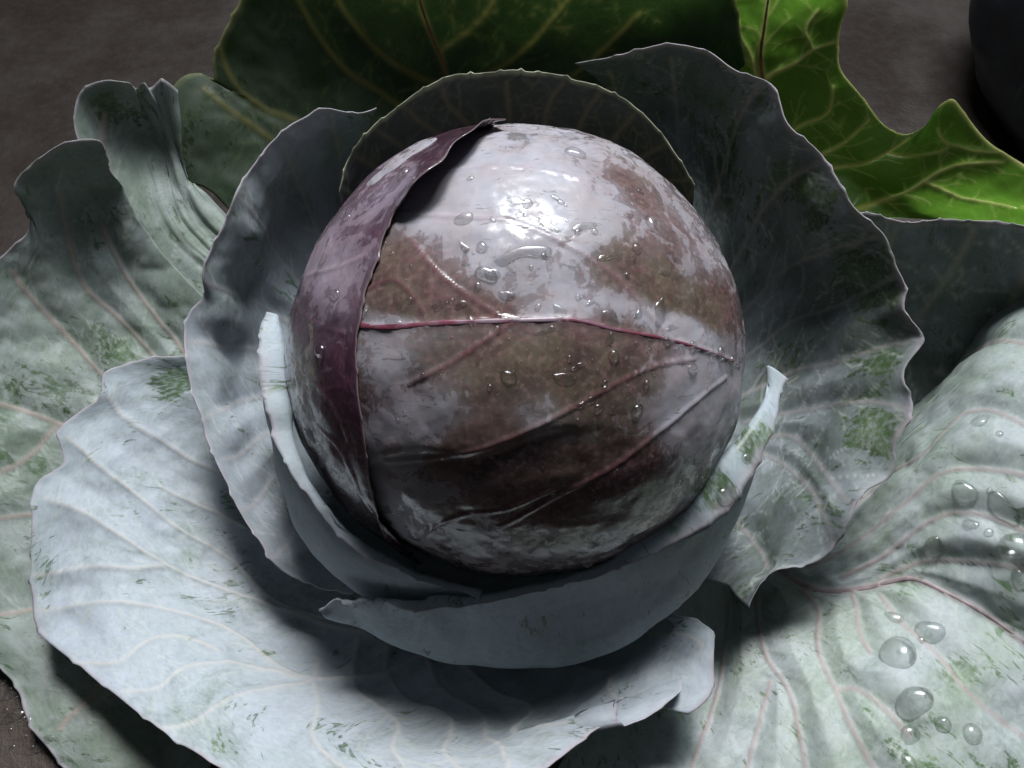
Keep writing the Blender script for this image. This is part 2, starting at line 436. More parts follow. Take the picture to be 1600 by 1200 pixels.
def build_leaf(name, curves, mat, vs=None, nu=240, nv=170, veins=(), auto=True, seed=0, ruffle=0.0, ruf_f=60.0, teeth=0.0012,
               ridge=0.0005, bulge=0.0008, th=0.0007, rub=(), label=None, face=None, wob=0.0008, dens=1.0, extra=None, rimw=0.985, midrib=None, rib_label=None):
    x = np.linspace(0, 1, nu)
    rows = []
    for c in curves:
        us = None
        if isinstance(c, tuple): c, us = c
        q = np.array([p if isinstance(p, np.ndarray) else P(*p) for p in c])
        if us is not None:
            rows.append(hermite(us, q, x)); continue
        t = np.concatenate([[0], np.cumsum(np.linalg.norm(np.diff(q, axis=0), axis=1) + 1e-7)]); t /= t[-1]
        rows.append(hermite(t, q, x))
    rows = np.array(rows)
    if vs is None:
        L = np.linalg.norm(np.diff(rows, axis=0), axis=-1).mean(1)
        vs = np.concatenate([[0], np.cumsum(L)]); vs = vs / vs[-1]
    y = np.linspace(0, 1, nv)
    G = hermite(vs, rows, y)
    lenu = np.linalg.norm(np.diff(G[nv * 2 // 3], axis=0), axis=-1).sum()
    lenv = np.linalg.norm(np.diff(G[:, nu // 2], axis=0), axis=-1).sum()
    N = grid_normals(G)
    fc = np.array(face if face is not None else -FWD)
    if (N[nv // 2:].reshape(-1, 3) @ fc).mean() < 0: N = -N
    V = y[:, None]
    # broad unevenness and the ruffled rim
    nzp = G * 38 + seed * 5.1
    G = G + N * (wob * fbm(nzp, 3, seed))[..., None] * np.clip(V * 3, 0, 1)[..., None]
    G = G + N * (0.00045 * fbm(G * 105 + seed * 3.3, 2, seed + 31))[..., None] * np.clip(V * 2, 0, 1)[..., None] * (min(wob / 0.0008, 1.3))
    if ruffle:
        G = G + N * (ruffle * vnoise(np.stack([x[None] * lenu * ruf_f + 0 * V, V * 1.5 + 0 * x[None], 0 * V + 0 * x[None] + seed], -1), seed + 9)
                     * V**4)[..., None]
    if extra is not None: G = extra(G, N, x[None], V)
    # the toothed edge
    if teeth:
        r = np.random.default_rng(seed + 3)
        s = 0; off = np.zeros(nu); xs = x * lenu
        while s < lenu:
            s += r.uniform(0.006, 0.016); h = teeth * r.uniform(0.4, 1.2); wd = r.uniform(0.0011, 0.0024)
            off = np.maximum(off, h * np.clip(1 - np.abs(xs - s) / wd, 0, 1)**1.2)
        off = off + 0.0007 * vnoise(np.stack([xs * 120, 0 * xs, 0 * xs + seed], -1), seed)
        dv = G[-1] - G[-6]; dv /= np.linalg.norm(dv, axis=-1, keepdims=True) + 1e-9
        wv = np.clip((y - 0.95) / 0.05, 0, 1)**1.5
        G = G + wv[:, None, None] * (off[:, None] * dv)[None]
    # veins
    pix = proj(G.reshape(-1, 3)).reshape(nv, nu, 2)
    mains = []
    def locate(px, py):
        d = (pix[..., 0] - px)**2 + (pix[..., 1] - py)**2
        return np.array(np.unravel_index(np.argmin(d), d.shape), float)
    for pts, wd in veins:
        q_ = smooth_poly([locate(*p) for p in pts])
        for _ in range(3): q_[1:-1] = (q_[:-2] + 2 * q_[1:-1] + q_[2:]) / 4
        mains.append((q_, wd))
    if auto:
        r = np.random.default_rng(seed + 5)
        um = 0.5 + r.uniform(-0.06, 0.06)
        mid = smooth_poly([(v * (nv - 1), (um + 0.02 * math.sin(5 * v + seed)) * nu) for v in np.linspace(0.05, 0.97, 6)])
        mains.append((mid, 0.0016))
        for sd in (-1, 1):
            for k in range(6):
                v0 = 0.08 + 0.12 * k + r.uniform(-0.02, 0.02); ue = um + sd * (0.56 - 0.085 * k) * (1 if sd > 0 else 1)
                pts = [((v0 + (0.98 - v0) * t) * (nv - 1), (um + (ue - um) * t**0.75 + 0.012 * math.sin(7 * t + k)) * nu) for t in np.linspace(0, 1, 7)]
                mains.append((smooth_poly([(p[0], min(max(p[1], 0), nu - 1)) for p in pts]), 0.0009))
    fines = branches(G, mains, dens, seed)
    Vm, Vf, D = vein_fields(G, mains, fines)
    hgt = ridge * Vm + 0.35 * ridge * Vf + bulge * (1 - np.exp(-(D / 0.008)**1.6))
    hgt = hgt * np.clip((1 - V) * 14, 0.15, 1)
    N = grid_normals(G) * np.sign((grid_normals(G) * N).sum(-1).mean())
    G = G + N * hgt[..., None]
    G[..., 2] = np.maximum(G[..., 2], 0.0022)
    # thickness: a coarser underside, joined round the border
    sgn = np.sign((grid_normals(G) * N).sum(-1).mean())
    N = grid_normals(G) * sgn
    tk = th * (0.6 + 0.9 * np.clip(1 - V, 0, 1)) + 0.0009 * Vm * np.clip((1 - V) * 3, 0, 1)
    Bk = (G - N * tk[..., None])
    Bk[..., 2] = np.maximum(Bk[..., 2], 0.0012)
    iv = np.append(np.arange(0, nv - 1, 2), nv - 1); iu = np.append(np.arange(0, nu - 1, 2), nu - 1)
    Bk = Bk[np.ix_(iv, iu)]
    bn = nv * nu
    q1 = grid_quads(nv, nu); q2 = grid_quads(len(iv), len(iu))[:, ::-1] + bn
    if sgn < 0: q1 = q1[:, ::-1]; q2 = q2[:, ::-1]
    tri = []
    def border(fi, bi, rev):
        for k in range(len(bi) - 1):
            a, b = bi[k], bi[k + 1]; f = [f_ for f_ in fi if f_[0] >= k * 2 and f_[0] <= (k + 1) * 2 or (k == len(bi) - 2 and f_[0] >= k * 2)]
            ids = [f_[1] for f_ in f]
            t = [(ids[j], ids[j + 1], a if j == 0 else b) for j in range(len(ids) - 1)] + [(ids[min(1, len(ids) - 1)], b, a)]
            if len(ids) == 2: t = [(ids[0], ids[1], a), (ids[1], b, a)]
            tri.extend([z[::-1] for z in t] if rev else t)
    nb = len(iu)
    border([(c, c) for c in range(nu)], [bn + k for k in range(nb)], sgn > 0)
    border([(c, (nv - 1) * nu + c) for c in range(nu)], [bn + (len(iv) - 1) * nb + k for k in range(nb)], sgn < 0)
    border([(r_, r_ * nu) for r_ in range(nv)], [bn + k * nb for k in range(len(iv))], sgn < 0)
    border([(r_, r_ * nu + nu - 1) for r_ in range(nv)], [bn + k * nb + nb - 1 for k in range(len(iv))], sgn > 0)
    uvg = np.stack([(x[None] - 0.5) * lenu * (0.55 + 0.45 * V), V * lenv + 0 * x[None]], -1)
    rb = np.zeros((nv, nu))
    for px, py, rad, st in rub:
        d = np.hypot(pix[..., 0] - px, pix[..., 1] - py)
        rb = rb + st * np.exp(-(d / rad)**2)
    edge = np.clip((V - rimw) / (1 - rimw), 0, 1) + 0 * x[None]
    lf = np.stack([Vm, rb, Vf, edge], -1)
    verts = np.concatenate([G.reshape(-1, 3), Bk.reshape(-1, 3)])
    uvs = np.concatenate([uvg.reshape(-1, 2), uvg[np.ix_(iv, iu)].reshape(-1, 2)])
    lfa = np.concatenate([lf.reshape(-1, 4), lf[np.ix_(iv, iu)].reshape(-1, 4)])
    o = to_mesh(name, verts, np.concatenate([q1, q2]), np.array(tri), uvs, lfa, mat, cabbage, label)
    if midrib: rib_mesh(o, G, N, mains[0][0], mains[0][1] * 0.8, midrib, rib_label)
    Gs = G[::2, ::2]
    SURF.append((Gs.reshape(-1, 3), grid_quads(Gs.shape[0], Gs.shape[1])))
    print(name, label and label[:30], 'len u/v %.3f %.3f minz %.3f' % (lenu, lenv, G[..., 2].min()))
    return o

# ------------------------------------------------------------------ floor
fm = bpy.data.meshes.new('floor')
bm = bmesh.new()
bmesh.ops.create_grid(bm, x_segments=2, y_segments=2, size=6)
bm.to_mesh(fm); bm.free()
fm.materials.append(floor_material())
fl = bpy.data.objects.new('floor', fm); COL.objects.link(fl)
fl['kind'] = 'structure'

# ------------------------------------------------------------------ leaf materials
M_front = leaf_material('leaf_front', vein=(0.57, 0.53, 0.50), vein_f=0.55, rub=0.55, seed=1.0, bloom=(0.46, 0.505, 0.57), bloom2=(0.42, 0.47, 0.515))
M_cup = leaf_material('leaf_cup', rub=0.48, seed=2.0, bloom=(0.42, 0.48, 0.55), bloom2=(0.38, 0.44, 0.48))
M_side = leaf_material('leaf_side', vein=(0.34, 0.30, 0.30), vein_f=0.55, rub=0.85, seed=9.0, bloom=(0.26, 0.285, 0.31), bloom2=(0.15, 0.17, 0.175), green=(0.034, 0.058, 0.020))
M_inner = leaf_material('leaf_inner', vein=(0.43, 0.39, 0.39), vein_f=0.6, rub=0.52, seed=3.0, bloom=(0.36, 0.39, 0.445), bloom2=(0.28, 0.31, 0.345))
M_left = leaf_material('leaf_left', rub=0.78, seed=4.0, bloom=(0.36, 0.40, 0.39), bloom2=(0.26, 0.31, 0.27), vein=(0.45, 0.33, 0.30))
M_right = leaf_material('leaf_right', rub=0.72, seed=5.0, bloom=(0.46, 0.50, 0.52), bloom2=(0.38, 0.43, 0.40), vein=(0.42, 0.31, 0.31), green=(0.06, 0.11, 0.04))
M_green = leaf_material('leaf_green', rub=1.2, seed=6.0, transl=0.85, bloom=(0.08, 0.13, 0.05), bloom2=(0.06, 0.10, 0.03), green=(0.02, 0.05, 0.012),
                        vein=(0.25, 0.24, 0.05), fine=(0.12, 0.2, 0.05), tcol=(0.42, 0.64, 0.20), tvein=(1.0, 0.99, 0.62), edge=(0.3, 0.3, 0.12))
M_back = leaf_material('leaf_back', rub=0.95, seed=7.0, transl=0.55, bloom=(0.11, 0.14, 0.10), bloom2=(0.06, 0.09, 0.05), green=(0.02, 0.045, 0.015),
                       vein=(0.22, 0.2, 0.07), fine=(0.12, 0.16, 0.07), tcol=(0.19, 0.29, 0.13), tvein=(0.66, 0.62, 0.32), edge=(0.35, 0.36, 0.2))
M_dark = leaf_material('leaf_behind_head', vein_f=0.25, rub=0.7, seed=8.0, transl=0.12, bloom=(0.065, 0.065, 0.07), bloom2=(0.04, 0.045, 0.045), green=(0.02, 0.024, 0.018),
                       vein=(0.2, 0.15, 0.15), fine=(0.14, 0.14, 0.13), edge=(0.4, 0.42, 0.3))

M_rib = plain_material('pink_rib', (0.34, 0.26, 0.27), 0.45)
M_rib_red = plain_material('red_rib', (0.40, 0.15, 0.08), 0.45)
M_rib_crimson = plain_material('crimson_rib', (0.17, 0.045, 0.07), 0.3, (0.25, 0.18, 0.22), 70)
def base(*offs):
    """points on the stump under the head"""
    return [(810 + a, 735 + b, 42.5 + c) for a, b, c in offs]

# ------------------------------------------------------------------ outer leaves, back to front
# upright leaf behind on the left, green with a red midrib
build_leaf('leaf', [
    base((-40, -20, 0), (-20, -40, 0.5), (10, -50, 0.5), (40, -50, 0.5)),
    [(430, 420, 46), (520, 330, 47.0), (640, 280, 47.5), (780, 250, 47.8), (950, 230, 47.8)],
    [(330, 300, 46.3), (400, 210, 46.6), (540, 130, 46.4), (690, 90, 46.2), (850, 60, 46), (1010, 60, 46), (1130, 130, 46.2)],
    [(262, 290, 46.0), (253, 235, 45.6), (254, 185, 45.2), (262, 150, 45.2), (285, 120, 45.5), (312, 113, 46), (333, 123, 46), (331, 95, 45.6), (345, 55, 45), (375, 0, 44.2),
     (430, -90, 42.5), (600, -170, 40), (760, -190, 39), (920, -170, 39), (1060, -110, 40.5), (1140, -20, 43), (1165, 100, 45)]],
    M_back, seed=11, auto=False, veins=[
        ([(700, 200), (695, 110), (668, 40), (655, 0), (650, -80)], 0.0017),
        ([(690, 220), (600, 150), (533, 105), (500, 60), (465, 0), (440, -60)], 0.0011),
        ([(560, 230), (475, 195), (425, 175), (360, 120), (345, 80)], 0.0008),
        ([(560, 250), (425, 220), (370, 180), (320, 140)], 0.0010),
        ([(694, 130), (663, 125), (578, 65), (533, 15), (510, -50)], 0.0010),
        ([(690, 80), (760, 20), (800, -60)], 0.0009), ([(697, 150), (820, 80), (900, -20)], 0.0009), ([(700, 180), (900, 120), (1000, 20)], 0.0009)],
    rub=[(280, 240, 30, -2.0)], label='dark green upright leaf with yellow veins and red midrib', bulge=0.0015, midrib=M_rib_red)

# translucent green leaf behind on the right
build_leaf('leaf', [
    base((20, -50, 0.5), (40, -40, 0.5), (60, -20, 0.5)),
    [(1020, 330, 47.5), (1120, 370, 46.5), (1200, 430, 45)],
    [(1090, 170, 47.5), (1180, 220, 46.8), (1280, 290, 45.5), (1330, 350, 44.2)],
    ([(1060, -30, 45.0), (1112, 25, 45.5), (1150, 60, 45.6), (1190, 80, 45.6), (1230, 110, 45.4), (1290, 180, 44.8), (1350, 240, 44.4), (1400, 280, 44), (1455, 310, 44.5), (1480, 345, 45.5)],
     [0, 0.12, 0.2, 0.28, 0.36, 0.47, 0.58, 0.70, 0.84, 1.0]),
    ([(1060, -90, 43.0), (1180, -120, 41.5), (1280, -80, 41.5), (1326, 0, 42.6), (1311, 60, 43.4), (1311, 105, 43.6), (1345, 150, 43.7), (1378, 190, 43.8), (1420, 209, 43.6), (1450, 190, 42.9),
      (1470, 163, 42.1), (1490, 156, 41.7), (1510, 178, 41.7), (1545, 222, 41.8), (1600, 258, 41.6), (1660, 300, 41.6), (1700, 350, 42.5), (1660, 372, 44)],
     [0, 0.1, 0.2, 0.3, 0.37, 0.42, 0.48, 0.53, 0.60, 0.65, 0.69, 0.72, 0.75, 0.80, 0.86, 0.92, 0.96, 1.0])],
    M_green, vs=[0, 0.35, 0.55, 0.78, 1.0], nu=400, nv=300, seed=12, auto=False, ridge=-0.0006, veins=[
        ([(1191, 200), (1191, 115), (1193, 50), (1201, 0), (1208, -60)], 0.00203),
        ([(1185, 130), (1176, 90), (1151, 45), (1141, 0)], 0.00108),
        ([(1195, 125), (1241, 100), (1271, 77), (1306, 65)], 0.00149), ([(1271, 77), (1258, 45), (1278, 15)], 0.00081),
        ([(1225, 215), (1246, 200), (1296, 175), (1301, 135)], 0.00122), ([(1250, 262), (1276, 245), (1321, 220), (1358, 187)], 0.00135),
        ([(1280, 270), (1301, 262), (1386, 238), (1421, 215)], 0.00122), ([(1386, 238), (1466, 239), (1486, 228), (1469, 215), (1466, 200)], 0.00081),
        ([(1486, 228), (1530, 237), (1560, 238)], 0.00068),
        ([(1300, 345), (1336, 328), (1436, 288), (1466, 268), (1566, 253)], 0.00189), ([(1446, 285), (1526, 315), (1586, 325)], 0.00095)],
    label='bright green leaf with light glowing through and yellow veins', midrib=M_rib_red, teeth=0.0004, rub=[(1300, 200, 400, 0.3)], dens=1.0)

# crumpled leaf on the left, behind
def crumple(G, N, x, V):
    m = np.exp(-((x - 0.72) / 0.2)**2) * np.clip(V * 2 - 0.6, 0, 1)
    return G + N * (m * (0.0028 * fbm(np.stack([x * 9 + 0 * V, V * 7 + 0 * x, 0 * x * V], -1), 3, 4)))[..., None]
build_leaf('leaf', [
    base((-60, 0, -0.5), (-50, -20, 0), (-40, -30, 0)),
    [(330, 520, 44.5), (370, 450, 45), (420, 400, 45)],
    [(190, 400, 44.2), (260, 350, 44.8), (330, 310, 45.5)],
    [(160, 300, 43.6), (180, 230, 44.2), (215, 200, 44.6), (262, 210, 44.8), (290, 260, 45.2)],
    [(140, 250, 42.8), (117, 205, 42.3), (118, 165, 42.1), (130, 138, 42), (165, 126, 42.0), (205, 131, 42.3), (212, 138, 42.9), (226, 130, 42.4), (234, 138, 43), (252, 124, 42.6), (278, 140, 43.5)]],
    M_left, seed=13, extra=crumple, veins=[([(300, 480), (225, 370), (175, 280), (165, 180)], 0.001)], auto=False, teeth=0.0006,
    label='crumpled torn leaf with small grey-green lobes', rub=[(165, 165, 35, 1.0), (215, 180, 30, 0.7)])

# big pale leaf on the left
build_leaf('leaf', [
    base((-60, -10, 0), (-70, 10, -0.3), (-60, 40, -0.8), (-40, 60, -1)),
    [(360, 500, 43.8), (300, 600, 43.5), (280, 760, 42.5), (340, 930, 40.8), (480, 1080, 38)],
    [(230, 360, 43.2), (160, 470, 43.5), (100, 640, 42.5), (110, 860, 40.8), (200, 1040, 38.6), (330, 1200, 36)],
    [(195, 290, 42.0), (130, 330, 42.4), (60, 430, 42.3), (-10, 600, 41.8), (-10, 820, 40.2), (60, 1000, 38.4), (160, 1130, 36.9), (300, 1300, 34.5)],
    [(168, 250, 40.4), (158, 222, 39.6), (110, 218, 39.2), (66, 240, 39.4), (24, 298, 40.0), (46, 330, 40.8), (48, 352, 41.2), (0, 402, 41.2), (-90, 500, 41.6), (-150, 700, 40.6), (-110, 900, 39.4), (-40, 1010, 38.7), (5, 1046, 38.3),
     (32, 1075, 37.9), (50, 1120, 37.3), (85, 1165, 36.7), (130, 1230, 35.8), (260, 1380, 33.5)]],
    M_left, seed=14, nu=320, nv=230, auto=False, ruffle=0.007, ruf_f=32, veins=[
        ([(330, 680), (245, 560), (180, 490), (130, 450), (115, 400), (95, 300)], 0.0013),
        ([(320, 600), (280, 537), (240, 490), (200, 435), (160, 350)], 0.0011),
        ([(300, 700), (160, 585), (100, 520), (50, 465), (20, 420)], 0.0011),
        ([(330, 760), (200, 700), (93, 662), (50, 645), (0, 630), (-60, 620)], 0.0016),
        ([(330, 830), (150, 810), (50, 803), (0, 808), (-60, 815)], 0.0012),
        ([(340, 880), (200, 900), (100, 930), (0, 960)], 0.0010), ([(380, 940), (250, 1010), (150, 1080), (90, 1140)], 0.0010),
        ([(93, 662), (40, 720), (0, 740)], 0.0007)],
    label='broad pale grey-green outer leaf with pinkish veins', rub=[(190, 560, 40, 0.9), (70, 420, 40, 0.5), (20, 1010, 40, -0.5)], bulge=0.0026, wob=0.0016)

# dark upright leaf between the green one and the folded one
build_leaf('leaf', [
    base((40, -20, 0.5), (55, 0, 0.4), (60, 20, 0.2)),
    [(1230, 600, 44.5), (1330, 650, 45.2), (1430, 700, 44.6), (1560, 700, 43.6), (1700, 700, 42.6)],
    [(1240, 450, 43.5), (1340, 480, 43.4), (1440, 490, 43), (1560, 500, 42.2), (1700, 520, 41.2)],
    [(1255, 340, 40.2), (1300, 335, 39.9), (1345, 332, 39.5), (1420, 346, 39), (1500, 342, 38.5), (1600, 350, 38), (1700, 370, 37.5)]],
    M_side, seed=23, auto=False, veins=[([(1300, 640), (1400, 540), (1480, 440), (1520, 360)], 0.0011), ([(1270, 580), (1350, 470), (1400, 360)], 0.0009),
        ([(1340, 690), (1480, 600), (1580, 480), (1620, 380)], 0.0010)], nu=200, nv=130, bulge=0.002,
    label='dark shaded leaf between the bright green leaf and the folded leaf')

# big leaf on the right, folded along a red midrib
build_leaf('leaf', [
    base((30, 60, -0.6), (50, 50, -0.3), (60, 30, 0), (70, 10, 0.3)),
    [(1010, 960, 40.0), (1090, 920, 40.6), (1150, 870, 41.4), (1200, 790, 42), (1240, 720, 43.2), (1250, 700, 44)],
    [(950, 1090, 38.6), (1120, 1030, 38.6), (1190, 970, 38.8), (1238, 912, 39.9), (1290, 850, 40.4), (1335, 770, 41.8), (1365, 710, 43.0), (1375, 690, 44.5)],
    [(860, 1250, 36.0), (1110, 1190, 36), (1230, 1090, 36.2), (1320, 1000, 36.8), (1400, 908, 38.0), (1430, 830, 37.6), (1475, 715, 38), (1540, 600, 38.8), (1590, 510, 39.8), (1600, 470, 42)],
    [(850, 1420, 33.6), (1140, 1350, 33.8), (1330, 1200, 33.6), (1440, 1080, 34.4), (1530, 955, 36.0), (1560, 850, 35.4), (1600, 710, 36), (1660, 570, 37.6), (1700, 480, 39.2), (1710, 440, 41.5)],
    [(850, 1620, 31.5), (1250, 1560, 31.5), (1500, 1380, 31.5), (1650, 1250, 32.5), (1740, 1080, 34.0), (1780, 900, 33.6), (1800, 720, 34.5), (1830, 560, 37), (1850, 470, 39), (1850, 430, 41)]],
    M_right, seed=15, nu=360, nv=270, auto=False, dens=0.9, veins=[
        ([(1190, 880), (1226, 895), (1266, 920), (1316, 925), (1366, 917), (1416, 902), (1466, 922), (1531, 955), (1600, 1005), (1700, 1080)], 0.0020),
        ([(1261, 885), (1341, 845), (1406, 795), (1466, 740), (1536, 732), (1600, 745), (1700, 770)], 0.0010),
        ([(1270, 850), (1386, 745), (1446, 710), (1501, 647), (1541, 642), (1600, 665), (1700, 700)], 0.0010),
        ([(1316, 900), (1386, 865), (1446, 820), (1491, 802), (1546, 807), (1600, 830), (1700, 870)], 0.0010),
        ([(1376, 905), (1436, 880), (1516, 877), (1600, 890), (1700, 910)], 0.0009),
        ([(1376, 930), (1411, 975), (1466, 1025), (1506, 1080), (1566, 1130), (1600, 1150), (1680, 1230)], 0.0010),
        ([(1255, 925), (1273, 940), (1281, 1030), (1306, 1080), (1331, 1140), (1361, 1190), (1400, 1260)], 0.0012),
        ([(1306, 1080), (1326, 1075), (1386, 1110), (1420, 1150)], 0.0007),
        ([(1183, 930), (1183, 960), (1201, 1035), (1236, 1090), (1256, 1180), (1270, 1260)], 0.0012),
        ([(1206, 1065), (1186, 1130), (1166, 1200), (1150, 1260)], 0.0009),
        ([(1330, 930), (1338, 945), (1346, 995), (1361, 1020)], 0.0008),
        ([(1140, 940), (1130, 1030), (1110, 1120), (1080, 1200)], 0.0009),
        ([(1290, 800), (1400, 690), (1500, 570), (1560, 540), (1650, 560)], 0.0009)],
    label='large pale folded leaf with red midrib and big water drops', midrib=M_rib, bulge=0.0042, ridge=0.0008, wob=0.0012,
    rub=[(1500, 780, 60, 0.45), (1430, 1000, 40, 0.4), (1420, 1130, 40, 0.35), (1560, 640, 40, 0.5), (1480, 1080, 40, 0.5), (1540, 930, 40, 0.3)])

# front bowl-shaped leaf
build_leaf('leaf', [
    base((-60, 10, -0.5), (-50, 40, -0.9), (-20, 60, -1.2), (20, 60, -1.2), (50, 50, -1)),
    [(430, 680, 41.8), (440, 820, 40.8), (520, 920, 39.8), (650, 990, 38.6), (820, 1010, 38.2), (950, 960, 38.6), (1010, 900, 39.2)],
    [(372, 632, 41.4), (310, 740, 40.4), (340, 900, 38.6), (470, 1030, 36.6), (640, 1090, 35.0), (820, 1095, 34.9), (960, 1030, 36.2), (1040, 950, 37.2)],
    [(330, 590, 41.0), (220, 640, 40.2), (165, 730, 39.0), (180, 900, 37.0), (300, 1060, 34.5), (480, 1150, 32.4), (660, 1170, 31.8), (830, 1140, 32.4), (980, 1060, 34.2), (1070, 970, 35.8)],
    [(300, 556, 40.8), (215, 562, 40.4), (163, 585, 40.0), (157, 622, 39.7), (128, 640, 39.4), (92, 672, 39.0), (98, 728, 38.8), (62, 752, 38.4), (52, 830, 37.6), (46, 920, 36.8), (60, 985, 36.0),
     (130, 1045, 34.6), (210, 1110, 33.2), (300, 1170, 32.0), (400, 1230, 30.8), (560, 1275, 29.8), (730, 1255, 29.8), (850, 1200, 30.6), (930, 1140, 31.8), (964, 1104, 32.6), (958, 1095, 32.8), (962, 1126, 32.2), (1010, 1116, 32.4), (1062, 1080, 33.2),
     (1068, 1062, 34.6), (1072, 1114, 33.8), (1112, 1085, 34.2), (1116, 1020, 34.8), (1112, 985, 35.2), (1065, 962, 36.0), (1010, 962, 36.8)]],
    M_front, seed=16, nu=320, nv=200, auto=False, ridge=0.0007, bulge=-0.0017, wob=0.0012, veins=[
        ([(700, 960), (560, 985), (465, 957), (370, 927), (310, 905), (260, 885), (190, 837), (130, 800), (70, 778)], 0.0012),
        ([(260, 885), (220, 890), (140, 887), (55, 900)], 0.0009),
        ([(700, 990), (560, 1060), (450, 1050), (380, 995), (340, 975), (280, 955), (200, 942), (125, 945), (60, 955)], 0.0012),
        ([(560, 970), (430, 940), (350, 865), (270, 820), (210, 770), (150, 725), (105, 685)], 0.0010),
        ([(470, 850), (400, 790), (345, 740), (300, 720), (260, 695), (220, 670), (170, 620)], 0.0010),
        ([(500, 890), (440, 860), (370, 815), (310, 790), (250, 760)], 0.0008),
        ([(470, 1060), (370, 1035), (285, 1045), (260, 1070), (190, 1080)], 0.0009), ([(340, 1015), (310, 1000), (225, 1005), (190, 1035), (110, 1040)], 0.0008),
        ([(490, 1060), (420, 1075), (310, 1125), (250, 1140)], 0.0009),
        ([(560, 1000), (553, 1045), (558, 1080), (593, 1105), (628, 1140), (633, 1200), (630, 1260)], 0.0010),
        ([(610, 1000), (603, 1025), (613, 1070), (643, 1100), (688, 1110), (703, 1155), (718, 1200)], 0.0010),
        ([(660, 1005), (668, 1030), (703, 1090), (733, 1100), (768, 1155), (793, 1200)], 0.0010),
        ([(700, 1010), (728, 1040), (783, 1085), (833, 1100), (883, 1130)], 0.0010),
        ([(500, 1030), (490, 1060), (500, 1110), (540, 1200)], 0.0010),
        ([(840, 1010), (900, 1040), (953, 1050), (1033, 1080)], 0.0009), ([(880, 1000), (980, 990), (1060, 990), (1100, 1010)], 0.0008)],
    rub=[(270, 600, 45, 1.3), (215, 750, 40, 0.5), (280, 830, 30, 0.7), (330, 1080, 60, 0.5), (850, 1150, 60, 0.6), (360, 1160, 40, 0.6), (75, 900, 30, 0.6), (320, 860, 60, 0.3)],
    label='large pale blue-grey bowl-shaped front leaf with fanning veins')

# leaf behind the head
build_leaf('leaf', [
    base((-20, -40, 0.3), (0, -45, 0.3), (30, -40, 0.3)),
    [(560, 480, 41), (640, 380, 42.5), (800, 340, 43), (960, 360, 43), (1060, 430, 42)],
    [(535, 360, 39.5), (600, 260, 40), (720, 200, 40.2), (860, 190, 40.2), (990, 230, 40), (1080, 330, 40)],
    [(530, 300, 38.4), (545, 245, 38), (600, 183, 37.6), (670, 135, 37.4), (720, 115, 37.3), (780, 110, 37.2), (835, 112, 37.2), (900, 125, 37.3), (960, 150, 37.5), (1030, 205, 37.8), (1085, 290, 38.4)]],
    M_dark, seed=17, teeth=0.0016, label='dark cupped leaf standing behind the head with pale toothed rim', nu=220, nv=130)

# tall leaf on the right of the head
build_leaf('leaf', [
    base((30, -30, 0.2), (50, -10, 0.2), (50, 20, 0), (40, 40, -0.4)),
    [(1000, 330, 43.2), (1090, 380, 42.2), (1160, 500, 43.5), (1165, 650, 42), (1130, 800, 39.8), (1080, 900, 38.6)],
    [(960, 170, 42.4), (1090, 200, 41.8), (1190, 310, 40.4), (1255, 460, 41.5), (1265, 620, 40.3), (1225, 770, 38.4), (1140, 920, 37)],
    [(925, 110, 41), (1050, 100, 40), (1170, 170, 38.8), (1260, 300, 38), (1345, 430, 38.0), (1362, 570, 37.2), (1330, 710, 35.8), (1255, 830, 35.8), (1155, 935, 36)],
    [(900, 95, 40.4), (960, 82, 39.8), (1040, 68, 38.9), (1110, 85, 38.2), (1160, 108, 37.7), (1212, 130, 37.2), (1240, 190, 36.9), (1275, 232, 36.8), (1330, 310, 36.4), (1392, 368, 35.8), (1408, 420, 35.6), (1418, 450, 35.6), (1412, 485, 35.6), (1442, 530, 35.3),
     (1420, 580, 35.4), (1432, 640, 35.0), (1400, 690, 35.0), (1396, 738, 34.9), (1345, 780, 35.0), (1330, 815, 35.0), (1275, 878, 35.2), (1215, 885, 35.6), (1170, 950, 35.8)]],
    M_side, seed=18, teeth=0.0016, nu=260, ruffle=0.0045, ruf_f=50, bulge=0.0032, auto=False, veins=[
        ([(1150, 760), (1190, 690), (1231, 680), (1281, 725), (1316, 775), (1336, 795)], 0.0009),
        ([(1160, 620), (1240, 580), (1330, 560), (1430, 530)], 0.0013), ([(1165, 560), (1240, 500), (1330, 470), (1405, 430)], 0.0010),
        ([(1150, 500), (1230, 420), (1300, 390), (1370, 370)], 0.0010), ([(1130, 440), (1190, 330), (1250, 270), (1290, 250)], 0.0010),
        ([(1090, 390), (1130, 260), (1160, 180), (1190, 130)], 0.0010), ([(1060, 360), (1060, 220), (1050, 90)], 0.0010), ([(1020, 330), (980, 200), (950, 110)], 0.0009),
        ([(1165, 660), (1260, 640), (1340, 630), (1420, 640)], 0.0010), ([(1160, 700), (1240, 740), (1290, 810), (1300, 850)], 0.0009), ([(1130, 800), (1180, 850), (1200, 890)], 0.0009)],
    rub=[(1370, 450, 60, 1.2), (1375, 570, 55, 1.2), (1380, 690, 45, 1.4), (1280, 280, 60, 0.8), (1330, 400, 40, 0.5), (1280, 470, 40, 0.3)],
    label='tall toothed leaf curving up beside the head, its inside in shade')

